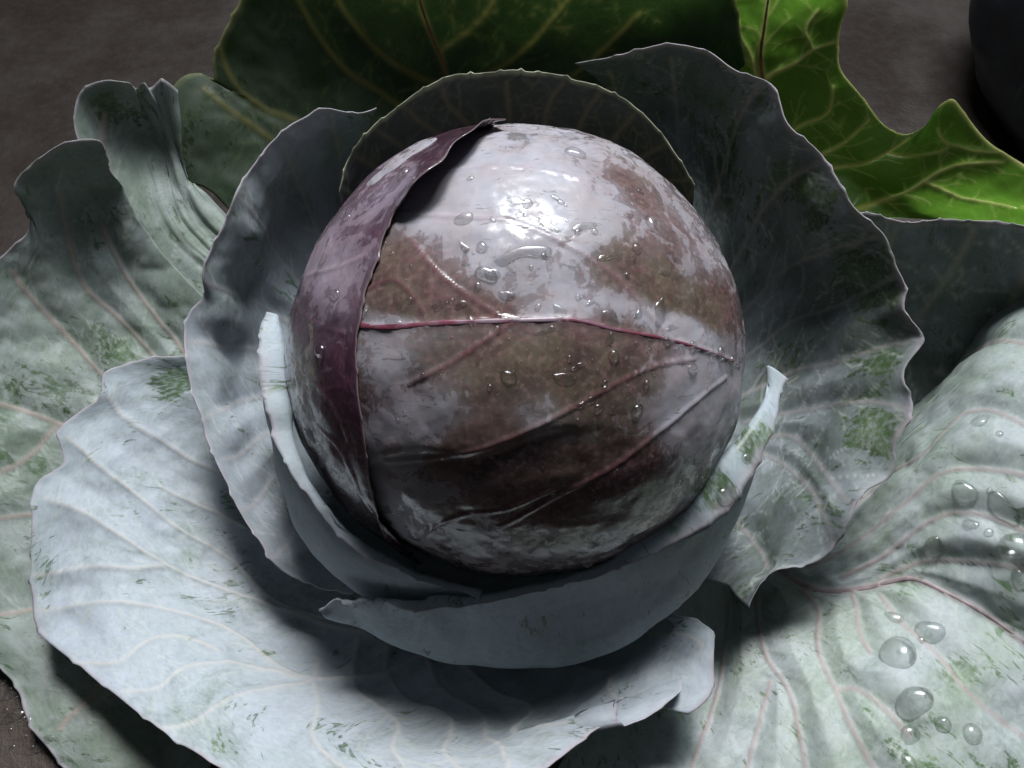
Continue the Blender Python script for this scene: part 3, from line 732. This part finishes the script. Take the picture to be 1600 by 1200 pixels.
# leaf on the left of the head
build_leaf('leaf', [
    base((-40, -30, 0.2), (-50, -10, 0), (-50, 20, -0.3), (-40, 40, -0.6)),
    [(560, 320, 43), (500, 420, 42.8), (465, 560, 42), (475, 720, 40.5), (540, 870, 38.8), (620, 910, 38)],
    [(560, 215, 41.5), (470, 300, 41.2), (400, 430, 41), (380, 580, 39.8), (420, 740, 38), (500, 875, 37.4), (590, 920, 36.6)],
    [(572, 185, 40.2), (470, 240, 39), (385, 360, 38), (340, 500, 38), (345, 620, 37.4), (385, 760, 36.9), (460, 870, 36.4), (570, 925, 35.8)],
    [(585, 163, 39.4), (545, 178, 38.8), (508, 173, 38.2), (475, 190, 37.9), (440, 214, 37.5), (410, 255, 37.2), (368, 290, 36.9), (340, 370, 36.8), (316, 436, 36.8), (320, 460, 37.4), (298, 486, 37.2), (292, 530, 36.9), (302, 590, 36.6), (322, 680, 36.3),
     (348, 735, 36.1), (372, 800, 36), (400, 840, 36), (425, 880, 35.9), (480, 905, 35.6), (550, 930, 35.2)]],
    M_inner, seed=19, teeth=0.0015, auto=False, ruffle=0.006, ruf_f=60, bulge=0.0026, veins=[
        ([(470, 520), (415, 480), (370, 460), (316, 438)], 0.0012), ([(460, 560), (370, 543), (320, 535), (295, 530)], 0.0009),
        ([(455, 610), (390, 625), (320, 655), (312, 660)], 0.0010), ([(480, 460), (420, 380), (370, 300)], 0.0010), ([(510, 400), (470, 290), (440, 220)], 0.0010),
        ([(540, 330), (530, 240), (520, 180)], 0.0009), ([(460, 660), (400, 690), (345, 720)], 0.0009), ([(470, 720), (420, 760), (380, 800)], 0.0009), ([(490, 780), (460, 830), (430, 870)], 0.0009)],
    label='wavy toothed leaf curving up beside the head, its rim pale', rub=[(360, 480, 30, 0.6), (350, 600, 25, 0.5), (430, 300, 30, 0.6)])

# the two leaves hugging the head in front
build_leaf('leaf', [
    base((-40, -10, -0.6), (-50, 20, -0.8), (-30, 40, -1.2), (0, 50, -1.2)),
    [(440, 560, 37.0), (455, 700, 36.6), (520, 850, 36.2), (620, 940, 35.8), (740, 990, 35.4)],
    [(404, 530, 34.6), (415, 640, 34.0), (436, 750, 33.6), (485, 855, 33.4), (560, 925, 33.2), (650, 955, 33), (752, 970, 32.8)],
    [(412, 505, 33.2), (418, 590, 32.6), (432, 680, 32.0), (465, 765, 31.5), (520, 845, 31.2), (590, 890, 31.1), (660, 918, 31.2), (752, 944, 31.3)],
    [(432, 492, 32.6), (444, 580, 31.8), (452, 660, 31.2), (480, 745, 30.6), (530, 810, 30.4), (580, 856, 30.4), (620, 876, 30.5), (665, 900, 30.6), (752, 926, 30.8)],
    [(416, 488, 32.7), (408, 520, 32.2), (404, 556, 31.8), (416, 640, 31.2), (430, 692, 30.8), (464, 752, 30.5), (497, 800, 30.4), (528, 838, 30.3), (562, 866, 30.3), (610, 884, 30.4), (640, 900, 30.5), (690, 916, 30.6), (748, 936, 30.8)]],
    M_cup, seed=20, th=0.0013, ruffle=0.0018, ruf_f=90, teeth=0.0011, face=(-0.6, -0.6, 0.3), auto=False, wob=0.0005, bulge=0.0004, ridge=0.0003,
    label='pale blue-grey leaf hugging the head, its toothed rim rolled outward')
build_leaf('leaf', [
    base((-30, 40, -1), (0, 50, -1.3), (30, 40, -1), (45, 10, -0.6)),
    [(660, 975, 36.6), (740, 1000, 36.6), (880, 1000, 36.6), (1010, 940, 37), (1110, 830, 37.6), (1150, 690, 38)],
    [(545, 968, 33.8), (650, 1018, 34.0), (780, 1042, 33.8), (900, 1035, 33.8), (1010, 985, 34), (1110, 890, 34.4), (1165, 770, 35), (1190, 660, 35.4)],
    [(508, 960, 32.9), (600, 966, 32.4), (750, 968, 32.0), (880, 946, 31.8), (980, 906, 31.8), (1070, 850, 32), (1130, 780, 32.4), (1185, 690, 33.2), (1220, 610, 33.8)],
    [(500, 950, 32.8), (560, 938, 31.8), (620, 936, 31.3), (750, 932, 30.8), (870, 908, 30.5), (960, 868, 30.4), (1040, 812, 30.5), (1110, 742, 30.9), (1160, 688, 31.4), (1195, 630, 32), (1205, 574, 32.6)],
    [(498, 957, 32.6), (530, 940, 32.2), (552, 950, 32.0), (572, 936, 31.8), (588, 950, 31.7), (598, 936, 31.6), (620, 948, 31.3), (750, 942, 30.8), (870, 918, 30.4), (960, 890, 30.3), (1030, 858, 30.4), (1090, 836, 30.6), (1150, 782, 30.9), (1178, 735, 31.2), (1210, 660, 31.8), (1222, 612, 32.2), (1229, 594, 32.5)]],
    M_cup, seed=21, th=0.0013, ruffle=0.0020, ruf_f=90, teeth=0.0011, face=(0.1, -0.9, 0.2), auto=False, veins=[([(1100, 990), (1075, 930), (1060, 850)], 0.0006), ([(1030, 990), (1000, 930), (985, 890)], 0.0006), ([(900, 1030), (880, 980), (870, 930)], 0.0006)], wob=0.0005, bulge=0.0004, ridge=0.0003, nu=280,
    rub=[(1120, 770, 45, 1.7), (1180, 690, 35, 1.7), (1060, 830, 30, 1.2), (640, 965, 30, 0.3)],
    label='blue-grey leaf wrapped round the front of the head with wet green lip')

# ------------------------------------------------------------------ the head
Zl = -FWD / 1.0
Zl = (CAM - HC) / np.linalg.norm(CAM - HC)
Yl = UP - (UP @ Zl) * Zl; Yl /= np.linalg.norm(Yl)
Xl = np.cross(Yl, Zl)

def head_dir(s, t):
    th = np.hypot(s, t); k = np.where(th > 1e-6, np.sin(th) / np.maximum(th, 1e-9), 1.0)
    return k[..., None] * (s[..., None] * Xl + t[..., None] * Yl) + np.cos(th)[..., None] * Zl

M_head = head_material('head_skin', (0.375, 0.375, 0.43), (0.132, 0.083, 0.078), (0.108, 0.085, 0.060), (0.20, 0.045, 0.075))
M_wrap = head_material('head_wrap_skin', (0.33, 0.285, 0.36), (0.060, 0.026, 0.042), (0.045, 0.012, 0.03), (0.30, 0.16, 0.24), seed=3.1, soft_w=0.75, edge=(0.24, 0.19, 0.19))

def blob_field(pix, blobs, start):
    f = np.full(pix.shape[:2], float(start))
    for bx, by, rx, ry, rot, val in blobs:
        a = math.radians(rot); dx = pix[..., 0] - bx; dy = pix[..., 1] - by
        u = (dx * math.cos(a) + dy * math.sin(a)) / rx; v = (-dx * math.sin(a) + dy * math.cos(a)) / ry
        f = f + val * np.exp(-(u * u + v * v)**1.5)
    return f

def build_head():
    n = 420
    a = np.linspace(-2.0, 2.0, n)
    s, t = np.meshgrid(a, a)
    D_ = head_dir(s, t)
    rad = HEAD_R * (1 + 0.016 * fbm(D_ * 2.4 + 3, 3, 5))
    pq = proj(HC + D_ * HEAD_R); fold = 722 - 0.00016 * (pq[..., 0] - 600)**2 - 0.10 * (pq[..., 0] - 600) + 9 * np.sin(pq[..., 0] / 37)
    front = np.clip((D_ @ Zl) * 3, 0, 1) * np.clip((980 - pq[..., 0]) / 120, 0, 1)
    rad = rad - 0.0016 * front / (1 + np.exp(-(pq[..., 1] - fold) / 4.0))
    lay = 1 / (1 + np.exp(-((pq[..., 0] - 1010) * 0.55 - (pq[..., 1] - 330) * 0.83) / 5.0))      # a leaf layer ending over the upper right
    rad = rad - 0.0011 * lay * np.clip((D_ @ Zl) * 3, 0, 1)
    G = HC + D_ * rad[..., None]
    pix = proj(HC + D_ * HEAD_R)
    back = (D_ @ Zl) < 0.15
    pp = pix.copy(); pp[back] = 1e5
    def loc(px, py):
        d = (pp[..., 0] - px)**2 + (pp[..., 1] - py)**2
        return np.array(np.unravel_index(np.argmin(d), d.shape), float)
    vs = [([(545, 507), (600, 510), (700, 503), (840, 498), (900, 500), (960, 512), (1040, 528), (1100, 545), (1160, 570)], 0.0013),
          ([(600, 338), (720, 340), (800, 345), (870, 375), (940, 415), (1000, 470), (1045, 525)], 0.0007),
          ([(690, 268), (840, 268), (930, 290), (1010, 330), (1080, 380), (1120, 430)], 0.0007),
          ([(600, 724), (700, 715), (780, 690), (890, 640), (960, 600), (1020, 572), (1090, 560)], 0.0009),
          ([(780, 830), (900, 765), (960, 730), (1040, 670), (1110, 610), (1140, 590)], 0.0008),
          ([(640, 850), (720, 815), (790, 800), (870, 772)], 0.0006), ([(640, 375), (690, 430), (740, 470), (790, 500)], 0.0006),
          ([(565, 455), (620, 440), (650, 470), (670, 503)], 0.0006), ([(1160, 560), (1150, 480), (1110, 400), (1060, 330)], 0.0006),
          ([(640, 600), (700, 570), (760, 530), (800, 503)], 0.0006)]
    mains = [(smooth_poly([loc(*p) for p in q]), wd) for q, wd in vs]
    fines = branches(G, mains, 0.8, 77, lmax=0.018)
    Vm, Vf, D = vein_fields(G, mains, fines)
    hgt = 0.0005 * Vm + 0.0001 * Vf + 0.00012 * (1 - np.exp(-(D / 0.007)**2)) + 0.00018 * fbm(D_ * 14, 3, 8)
    G = G + D_ * hgt[..., None]
    blobs = [(760, 260, 170, 70, -8, 0.55), (900, 310, 190, 80, 12, 0.50), (650, 320, 70, 50, 0, 0.5), (735, 385, 75, 55, -20, 0.5), (860, 440, 110, 50, 0, 0.40), (870, 485, 60, 18, 0, 0.5),
             (1095, 430, 45, 60, 30, 0.35), (1050, 505, 110, 22, 20, 0.55), (1090, 640, 75, 90, 25, 0.75), (610, 560, 40, 45, 0, 0.5), (650, 650, 100, 55, -35, 0.45),
             (610, 505, 45, 20, 0, 0.35), (835, 640, 40, 45, 0, 0.25), (690, 860, 100, 40, 0, 0.25), (620, 790, 45, 70, 0, 0.35), (830, 890, 110, 40, 0, 0.12), (730, 760, 60, 40, 0, 0.2),
             (640, 430, 110, 60, 0, -0.40), (720, 480, 130, 22, 0, -0.35), (760, 590, 130, 65, 0, -0.30), (930, 600, 110, 70, 0, -0.30), (800, 240, 35, 30, 0, -0.35), (980, 770, 130, 70, -10, -0.6), (800, 722, 120, 22, -8, -0.5), (800, 830, 160, 60, 0, -0.22), (700, 780, 100, 50, 0, -0.15),
             (960, 420, 60, 40, 0, -0.30), (1010, 360, 80, 60, 30, -0.22), (1060, 460, 60, 35, 30, -0.45), (1120, 480, 25, 70, -15, -0.4), (930, 260, 60, 20, 15, -0.3), (1000, 300, 50, 20, 40, -0.35), (840, 300, 60, 25, 0, -0.15), (790, 330, 40, 20, 0, -0.2), (760, 700, 90, 40, 0, -0.4), (850, 760, 80, 50, 0, -0.3)]
    bl = blob_field(pix, blobs, 0.34)
    ol = blob_field(pix, [(880, 570, 160, 60, 0, 0.8), (1050, 470, 70, 50, 0, 1.0), (960, 640, 100, 50, 0, 0.6), (940, 390, 60, 60, 0, 0.6)], 0.0)
    lf = np.stack([Vm, np.clip(bl, 0, 1), Vf, np.clip(ol, 0, 1)], -1)
    uv = np.stack([s, t], -1) * HEAD_R
    SURF.append((G[::2, ::2].reshape(-1, 3), grid_quads(n // 2, n // 2)))
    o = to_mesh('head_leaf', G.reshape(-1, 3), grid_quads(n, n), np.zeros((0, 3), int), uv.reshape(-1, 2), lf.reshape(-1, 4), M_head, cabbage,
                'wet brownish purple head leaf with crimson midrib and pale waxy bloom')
    dk = blob_field(pix, [(990, 770, 110, 60, -15, 0.95), (800, 720, 110, 22, -8, 0.9), (760, 800, 150, 55, 0, 0.6), (850, 850, 150, 50, 0, 0.7), (1150, 590, 30, 70, 10, 0.9), (560, 650, 60, 150, 0, 0.7), (620, 820, 60, 60, 0, 0.5), (1060, 740, 60, 40, -40, 0.6)], 0.0)  # dark purple pigment, with shade of the lower third and flanks painted in
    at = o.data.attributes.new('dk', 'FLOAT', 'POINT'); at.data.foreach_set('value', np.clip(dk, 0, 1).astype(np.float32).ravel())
    rib_mesh(o, G, D_, mains[0][0], 0.0010, M_rib_crimson)
    return o
head_leaf = build_head()

# solid heart under the wrapping leaves and the stump
def lathe_mesh(name, prof, mat, parent, axis_z=True, seg=48, jit=0.0):
    bm_ = bmesh.new(); rings = []
    for r, z in prof:
        ring = [bm_.verts.new((r * math.cos(2*math.pi*k/seg), r * math.sin(2*math.pi*k/seg), z)) for k in range(seg)]
        rings.append(ring)
    for a, b in zip(rings[:-1], rings[1:]):
        for k in range(seg): bm_.faces.new((a[k], a[(k+1) % seg], b[(k+1) % seg], b[k]))
    bm_.faces.new(rings[-1]); bm_.faces.new(rings[0][::-1])
    for f in bm_.faces: f.smooth = True
    me = bpy.data.meshes.new(name); bm_.to_mesh(me); bm_.free(); me.materials.append(mat)
    o = bpy.data.objects.new(name, me); COL.objects.link(o); o.parent = parent
    return o
zc = HC[2]
lathe_mesh('heart', [(max(0.0862 * math.sin(a), 0.0005), zc - 0.0862 * math.cos(a)) for a in np.linspace(0.02, math.pi - 0.02, 28)],
           plain_material('heart_skin', (0.09, 0.03, 0.06), 0.4), cabbage).location = (0, -BASE[1], 0)
lathe_mesh('stump', [(0.018, 0.001), (0.020, 0.004), (0.019, 0.02), (0.026, 0.045)], plain_material('stump_flesh', (0.35, 0.38, 0.25), 0.6), cabbage)

# second head leaf wrapping over from the left, its upper edge curled out
def wrap_extra(G, N, x, V):
    return G
build_leaf('head_wrapper_leaf', [
    [(790, 230, 36.0), (700, 270, 36.8), (600, 350, 37), (530, 450, 37), (500, 560, 37), (510, 680, 37), (560, 790, 36.5), (650, 890, 35)],
    [S(770, 188, 0.0012), S(690, 200, 0.0012), S(590, 265, 0.0015), S(520, 345, 0.0015), S(470, 450, 0.0015), S(450, 570, 0.0015), S(465, 690, 0.0015), S(520, 800, 0.0015), S(630, 925, 0.0015)],
    [S(772, 187, 0.0012), S(700, 214, 0.0015), S(625, 265, 0.0020), S(560, 345, 0.0020), S(515, 450, 0.0020), S(500, 570, 0.0018), S(510, 690, 0.0016), S(545, 795, 0.0016), S(635, 920, 0.0015)],
    [S(774, 190, 0.0012), S(735, 205, 0.004), S(690, 232, 0.0055), S(645, 275, 0.0055), S(610, 325, 0.0030), S(580, 390, 0.0018), S(555, 460, 0.0016), S(545, 560, 0.0016), S(550, 660, 0.0015), S(570, 770, 0.0015), S(640, 915, 0.0015)],
    [S(790, 186, 0.0030), S(768, 186, 0.0045), S(738, 203, 0.0085), S(708, 224, 0.0100), S(692, 250, 0.0110), S(664, 268, 0.0120), S(645, 285, 0.0105), S(632, 306, 0.0080), S(616, 332, 0.0040), S(600, 370, 0.0022), S(588, 415, 0.0017), S(570, 450, 0.0016), S(562, 505, 0.0016),
     S(557, 560, 0.0016), S(562, 620, 0.0016), S(570, 700, 0.0015), S(586, 790, 0.0015), S(610, 850, 0.0015), S(645, 912, 0.0015)]],
    M_wrap, seed=22, teeth=0.0010, auto=False, wob=0.0003, bulge=0.0004, ridge=0.0003, th=0.0006, nu=280, nv=120,
    veins=[([(470, 480), (500, 590), (540, 700), (580, 800)], 0.0010), ([(480, 430), (520, 420), (575, 400)], 0.0006), ([(500, 560), (530, 640), (545, 690)], 0.0006), ([(600, 290), (560, 400), (540, 520)], 0.0006)],
    rub=[(560, 330, 160, 0.42), (500, 420, 60, 0.3), (620, 280, 40, 0.2), (530, 450, 60, 0.32), (470, 540, 40, 0.2), (520, 700, 160, 0.12)],
    label='purple wrapping leaf of the head with curled edge')

# ------------------------------------------------------------------ water
M_water = water_material()
verts = []; polys = []; o0 = 0
for V_, Q_ in SURF:
    verts.extend(map(tuple, V_)); polys.extend((Q_ + o0).tolist()); o0 += len(V_)
k0 = o0
verts.extend([(-3, -3, 0), (3, -3, 0), (3, 3, 0), (-3, 3, 0)]); polys.append((k0, k0 + 1, k0 + 2, k0 + 3))
BVH = BVHTree.FromPolygons(verts, polys)

def ray(px, py):
    d = Vector(FWD + (px - 800) / F_PX * RIGHT - (py - 600) / F_PX * UP).normalized()
    loc, nor, idx, dist = BVH.ray_cast(Vector(CAM), d)
    if nor.dot(d) > 0: nor = -nor
    return loc, nor, dist

def drop_mesh(name, flat, irr, seed):
    r = random.Random(seed); bm_ = bmesh.new(); seg, rings = 20, 8
    ph = [r.uniform(0, 6.28) for _ in range(3)]
    R_ = []
    for j in range(rings):
        a = (j / (rings - 1)) * math.pi * 0.5
        zz = math.sin(a) * flat if j else -0.12
        rr = math.cos(a)**0.75 if j < rings - 1 else 0.0
        if j == 0: rr = 0.97
        if j == rings - 1:
            R_.append([bm_.verts.new((0, 0, flat))]); break
        R_.append([bm_.verts.new((rr * (1 + irr * math.sin(2*t + ph[0]) + 0.5*irr * math.sin(3*t + ph[1])) * math.cos(t),
                                   rr * (1 + irr * math.sin(2*t + ph[0]) + 0.5*irr * math.sin(3*t + ph[1])) * math.sin(t), zz))
                   for t in [2*math.pi*k/seg for k in range(seg)]])
    for a, b in zip(R_[:-2], R_[1:-1]):
        for k in range(seg): bm_.faces.new((a[k], a[(k+1) % seg], b[(k+1) % seg], b[k]))
    for k in range(seg): bm_.faces.new((R_[-2][k], R_[-2][(k+1) % seg], R_[-1][0]))
    bm_.faces.new(R_[0][::-1])
    for f in bm_.faces: f.smooth = True
    me = bpy.data.meshes.new(name); bm_.to_mesh(me); bm_.free(); me.materials.append(M_water)
    return me
DROPS = [drop_mesh('water_droplet', f, i, k) for k, (f, i) in enumerate([(0.75, 0.03), (0.6, 0.10), (0.5, 0.16), (0.7, 0.06)])]

def drop(px, py, r, label, group, kind=0, sx=1.0, ang=0.0):
    loc, nor, dist = ray(px, py)
    rm = r * dist / F_PX
    o = bpy.data.objects.new('water_droplet', DROPS[kind]); COL.objects.link(o)
    q = nor.to_track_quat('Z', 'Y').to_matrix()
    o.matrix_world = Matrix.Translation(loc) @ (q @ Matrix.Rotation(ang, 3, 'Z')).to_4x4() @ Matrix.Diagonal((rm * sx, rm, rm, 1))
    o['label'] = label; o['category'] = 'water droplet'; o['group'] = group
    return o

G_HEAD = 'water droplets on the cabbage head'
L_HEAD = 'small clear water droplet resting on the purple cabbage head'
for i, (x_, y_, r_) in enumerate([(640, 320, 13), (725, 342, 11), (770, 345, 5), (753, 386, 9), (824, 318, 9), (876, 316, 5), (812, 336, 6), (903, 362, 5), (929, 362, 6), (735, 279, 5),
        (898, 240, 15), (1018, 349, 11), (994, 388, 9), (886, 345, 3), (740, 396, 3), (612, 396, 4), (602, 380, 3), (760, 428, 12), (746, 448, 7), (830, 418, 4), (903, 464, 5), (998, 490, 6),
        (870, 360, 4), (1042, 533, 7), (1082, 540, 8), (1126, 552, 9), (1145, 563, 9), (1082, 575, 8), (959, 556, 10), (1000, 300, 5), (1060, 350, 5), (795, 588, 10), (765, 605, 5), (660, 586, 4),
        (935, 638, 8), (995, 640, 9), (1062, 755, 8), (905, 660, 5), (945, 600, 6), (1010, 600, 6), (706, 470, 5), (735, 500, 6), (840, 480, 6), (525, 460, 9), (502, 548, 12), (632, 272, 11),
        (720, 215, 8), (760, 190, 8), (545, 340, 6), (500, 700, 6), (640, 470, 5), (570, 490, 5), (1030, 350, 4), (980, 430, 5), (850, 400, 5), (800, 460, 4), (890, 560, 5), (860, 845, 8), (740, 800, 6)]):
    if (x_, y_) == (640, 320): lb = 'largest round water bead on the head, just below the curled purple edge'
    elif (x_, y_) in ((632, 272), (720, 215), (760, 190)): lb = 'water droplet clinging to the curled edge of the purple wrapping leaf'
    elif x_ < 560: lb = 'water droplet on the dark purple wrapping leaf of the head'
    elif (x_, y_) in ((1042, 533), (1082, 540), (1126, 552), (1145, 563)): lb = 'amber-tinted water droplet in the row along the crimson midrib'
    elif y_ < 500: lb = 'small clear water droplet on the pale upper part of the head above the crimson midrib'
    else: lb = 'small clear water droplet on the brown part of the head below the crimson midrib'
    drop(x_, y_, r_, lb, G_HEAD, i % 4, 1.0 + 0.5 * ((i * 37) % 10) / 10 * (i % 2), i * 0.9)
bv = []; bf = []
rr = random.Random(5); me0 = DROPS[0]; v0 = [v.co.copy() for v in me0.vertices]; f0 = [tuple(p.vertices) for p in me0.polygons]
for _ in range(170):
    a_ = rr.uniform(0, 6.283); q_ = rr.random()**0.5
    x_, y_ = 850 + 290 * q_ * math.cos(a_), 520 + 310 * q_ * math.sin(a_)
    if rr.random() < 0.25: x_ = rr.uniform(960, 1160); y_ = 505 + (x_ - 950) * 0.28 + rr.gauss(0, 16)
    loc, nor, dist = ray(x_, y_)
    rm = rr.choice([1.2, 1.5, 2.0, 2.6]) * dist / F_PX
    M_ = Matrix.Translation(loc) @ nor.to_track_quat('Z', 'Y').to_matrix().to_4x4() @ Matrix.Diagonal((rm * rr.uniform(0.8, 1.4), rm, rm, 1))
    k_ = len(bv); bv.extend([M_ @ c for c in v0]); bf.extend([tuple(i + k_ for i in f) for f in f0])
me_ = bpy.data.meshes.new('water_beads'); me_.from_pydata(bv, [], bf); me_.materials.append(M_water)
for p in me_.polygons: p.use_smooth = True
bd = bpy.data.objects.new('water_beads', me_); COL.objects.link(bd)
bd['label'] = 'fine sparkling water beads scattered over the wet head'; bd['category'] = 'water beads'; bd['kind'] = 'stuff'
G_RIGHT = 'big drops on the folded leaf with red midrib'
for x_, y_, r_, k, sx in [(1404, 1021, 23, 0, 1.05), (1454, 987, 16, 1, 1.1), (1428, 1097, 20, 1, 1.2), (1508, 768, 15, 1, 1.1), (1586, 857, 20, 0, 1.1), (1568, 793, 13, 2, 2.0), (1458, 855, 13, 2, 1.3),
                          (1519, 1146, 12, 0, 1.1), (1474, 1131, 10, 0, 1.0), (1422, 1148, 13, 1, 1.0), (1516, 820, 8, 2, 1.3), (1532, 657, 10, 2, 1.3), (1562, 678, 5, 0, 1), (1396, 966, 10, 1, 1.3), (1545, 832, 6, 0, 1), (1546, 766, 4, 0, 1), (1440, 1000, 5, 0, 1), (1594, 905, 10, 2, 1.3), (1420, 1190, 9, 1, 1.2)]:
    lb = ('large plump water drop beading on the pale folded leaf below its red midrib' if y_ > 940 else 'large plump water drop on the pale folded leaf above its red midrib') if r_ >= 15 else \
         ('small water drop on the pale folded leaf below its red midrib' if y_ > 940 else 'small or stretched water drop on the pale folded leaf above its red midrib')
    drop(x_, y_, r_, lb, G_RIGHT, k, sx, x_ * 0.1)
for x_, y_, r_ in [(1130, 775, 15), (1165, 717, 9), (1065, 802, 7), (918, 880, 8), (968, 858, 4), (1108, 786, 3)]:
    drop(x_, y_, r_, 'round water droplet on the lip of the wrapped front leaf', 'droplets on the front leaf lip', 0)
G_FLOOR = 'water drops on the concrete floor'
for x_, y_, r_, sx in [(6, 1066, 4, 1.3), (14, 1077, 4, 1.4), (18, 1084, 7, 1.9), (25, 1090, 3, 1), (22, 1119, 8, 1.9), (34, 1123, 4, 1.5), (46, 1123, 4, 1.3), (16, 1140, 3, 1), (76, 1154, 5, 1.6), (50, 1167, 3, 1), (20, 1167, 3, 1.2), (64, 1139, 2.5, 1), (60, 1170, 6, 2.2), (40, 1150, 2.5, 1), (8, 1110, 3, 1.5)]:
    drop(x_, y_, r_, 'small water drop lying on the grey wet concrete', G_FLOOR, 2, sx, 0.3)

def film(outline, h, label, n_r=7):
    """a thin irregular puddle following the surface it lies on"""
    pts = smooth_poly(outline + [outline[0]], 4)[:-1]
    c = pts.mean(0); bm_ = bmesh.new(); rings = []
    for j in range(n_r + 1):
        f = 1 - j / n_r
        ring = []
        for p in (pts if j < n_r else [c]):
            q = c + (p - c) * (f if j < n_r else 0)
            loc, nor, dist = ray(*q)
            e = h * math.sqrt(max(1 - f**2.5, 0)) if j else -0.0003
            ring.append(bm_.verts.new(loc + nor * e))
        rings.append(ring)
    m = len(pts)
    for a, b in zip(rings[:-2], rings[1:-1]):
        for k in range(m): bm_.faces.new((a[k], a[(k+1) % m], b[(k+1) % m], b[k]))
    for k in range(m): bm_.faces.new((rings[-2][k], rings[-2][(k+1) % m], rings[-1][0]))
    bmesh.ops.recalc_face_normals(bm_, faces=bm_.faces)
    for f in bm_.faces: f.smooth = True
    me = bpy.data.meshes.new('water_trickle'); bm_.to_mesh(me); bm_.free(); me.materials.append(M_water)
    o = bpy.data.objects.new('water_trickle', me); COL.objects.link(o)
    o['label'] = label; o['category'] = 'water'; o['group'] = 'water trickles on the head'
TL = 'irregular flat trickle of clear water on the purple head'
for ol_ in [[(765, 410), (800, 388), (830, 382), (866, 390), (864, 404), (835, 400), (800, 406), (780, 418)],
            [(840, 340), (855, 334), (864, 345), (858, 356), (866, 364), (858, 366), (845, 352)],
            [(776, 455), (800, 456), (808, 465), (795, 470), (778, 464)],
            [(862, 472), (878, 478), (888, 488), (880, 500), (868, 498), (864, 485)],
            [(940, 485), (955, 482), (966, 496), (968, 510), (950, 512), (938, 502)],
            [(715, 373), (725, 380), (735, 390), (728, 396), (720, 388)],
            [(755, 420), (780, 422), (784, 432), (770, 438), (757, 432)],
            [(600, 500), (618, 495), (628, 503), (615, 512), (602, 508)],
            [(860, 585), (885, 582), (905, 590), (895, 602), (870, 600)]]:
    film(ol_, 0.0005, TL)
rt = random.Random(12)
for _ in range(20):
    a_ = rt.uniform(0, 6.283); q_ = rt.random()**0.5
    x_, y_ = 880 + 200 * q_ * math.cos(a_), 450 + 190 * q_ * math.sin(a_)
    r_ = rt.uniform(5, 12); st_ = rt.uniform(1.2, 2.6); an_ = rt.uniform(-0.6, 0.6) + (1.57 if rt.random() < 0.35 else 0)
    ol_ = []
    for k in range(9):
        t_ = 2 * math.pi * k / 9; e_ = r_ * rt.uniform(0.55, 1.25)
        u_, v_ = e_ * st_ * math.cos(t_), e_ * 0.7 * math.sin(t_)
        ol_.append((x_ + u_ * math.cos(an_) - v_ * math.sin(an_), y_ + u_ * math.sin(an_) + v_ * math.cos(an_)))
    film(ol_, rt.uniform(0.0003, 0.0007), TL)

# ------------------------------------------------------------------ dark rounded thing at the edge of the floor
def bag():
    bm_ = bmesh.new()
    bmesh.ops.create_icosphere(bm_, subdivisions=5, radius=1)
    co = np.array([v.co[:] for v in bm_.verts])
    r = 1 + 0.05 * fbm(co * 1.6, 3, 2) + 0.02 * fbm(co * np.array([7, 3, 7]), 3, 6)
    for v, q, k in zip(bm_.verts, co, r):
        p = q * k * np.array([0.13, 0.15, 0.11])
        v.co = p
        v.co.z = max(v.co.z, -0.075)
    for f in bm_.faces: f.smooth = True
    me = bpy.data.meshes.new('dark_sack'); bm_.to_mesh(me); bm_.free(); me.materials.append(cloth_material())
    o = bpy.data.objects.new('dark_sack', me); COL.objects.link(o)
    p = P(1760, 160, 62)
    o.location = (p[0], p[1], 0.076)
    o['label'] = 'blue-black rounded sack on the floor behind the bright green leaf'
    o['category'] = 'sack'
bag()
